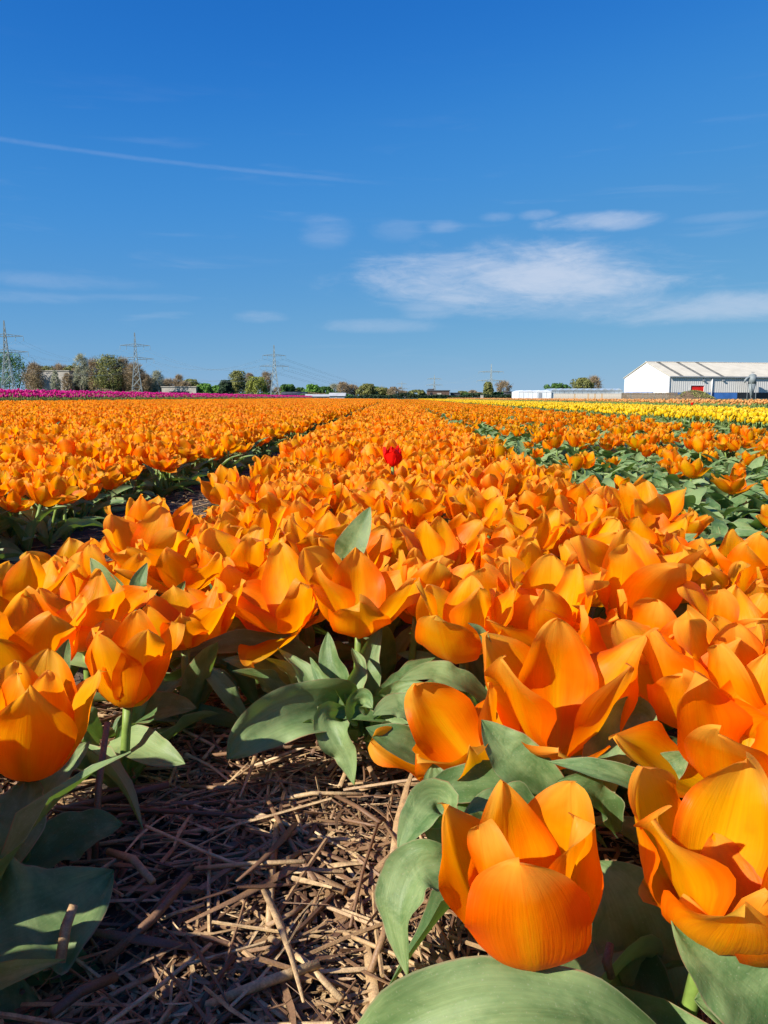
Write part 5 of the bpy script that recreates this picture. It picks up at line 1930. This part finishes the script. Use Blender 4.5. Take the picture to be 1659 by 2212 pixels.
block('concrete_building', 86, 152, 803, 337, 12, M['concrete'], 'grey concrete block building half hidden by the bare trees on the left', 'building', None,
      [(0.02, 0.10, 0.0, 0.62, 'rust')])
block('brick_building', 218, 300, 823, 345, 12, M['brick'], 'dark flat-roofed building hidden behind the bare tree row', 'building', M['concrete'],
      [(0.05, 0.12, 0.05, 0.75, 'rust'), (0.25, 0.45, 0.4, 0.7, 'dark')])
block('white_building', 350, 424, 837, 315, 9, M['concrete'], 'low flat-roofed whitish building with one long dark window', 'building', M['concrete'], [(0.22, 0.80, 0.42, 0.62, 'dark')])
bh, bw_, bhh = block('brick_house', 924, 971, 845, 340, 9, M['brick'], 'dark brick house with flat roof left of the fourth pylon', 'house', M['slate'],
                     [(0.10, 0.22, 0.45, 0.8, 'dark'), (0.42, 0.62, 0.52, 0.72, 'concrete'), (0.78, 0.90, 0.10, 0.4, 'dark')])
MB().box(0.2, bw_ * 0.3, 0.5, 6, bhh + 0.31, bhh + 0.9).build('roof_box', M['slate'], bh)
block('garage', 975, 993, 850, 345, 6, M['slate'], 'small dark blue shed right of the brick house', 'shed', M['slate'], [(0.2, 0.8, 0.1, 0.6, 'dark')])
block('dark_house', 1094, 1117, 848, 300, 7, M['slate'], 'dark low house left of the greenhouse', 'house', M['slate'], [(0.2, 0.45, 0.4, 0.7, 'dark'), (0.6, 0.8, 0.3, 0.6, 'brick')])


def gabled(name, px0, px1, eave, ridge, dep, depth, wallm, roofm, label, cat):
    a, b = on_line(px0, dep), on_line(px1, dep)
    root = empty(name, a, YAW)
    tag(root, label, cat)
    w = (b - a).length
    h0 = (859.3 - eave) / FPX * dep + CAM_H
    h1 = (859.3 - ridge) / FPX * dep + CAM_H
    MB().box(0, w, 0, depth, 0, h0).build('wall', wallm, root)
    m = MB()
    m.v += [(-0.4, -0.5, h0 + 0.01), (w + 0.4, -0.5, h0 + 0.01), (w + 0.4, depth + 0.5, h0 + 0.01), (-0.4, depth + 0.5, h0 + 0.01), (-0.4, depth / 2, h1), (w + 0.4, depth / 2, h1)]
    m.f += [(0, 1, 5, 4), (2, 3, 4, 5), (0, 4, 3), (1, 2, 5), (3, 2, 1, 0)]
    m.build('roof', roofm, root)
    MB().box(w * 0.35, w * 0.5, -0.05, -0.004, 0, h0 * 0.8).build('door', M['concrete'], root)
    return root


gabled('barn', 608, 659, 853, 847, 300, 9, M['slate'], M['slate'], 'dark low barn right of the third pylon', 'barn')
gabled('shed', 660, 712, 857, 852, 290, 8, M['concrete'], M['grey_roof'], 'long pale low shed right of the dark barn', 'shed')
gabled('small_greenhouse', 712, 744, 856, 849, 285, 8, M['glass'], M['grey_roof'], 'small grey glasshouse at the end of the magenta strip', 'greenhouse')
gabled('house', 478, 486, 846, 836, 420, 7, M['rust'], M['rust'], 'terracotta house gable peeping above the green bushes', 'house')

# white lilac-coloured small box by the far hedge
bx_ = on_line(1041, 250)
o = MB().box(-0.45, 0.45, -0.3, 0.3, 0, 1.1).box(-0.5, 0.5, -0.35, 0.35, 1.103, 1.2).build('utility_box', M['concrete'], None)
o.location = bx_
tag(o, 'small pale utility box at the far end of the field', 'box')
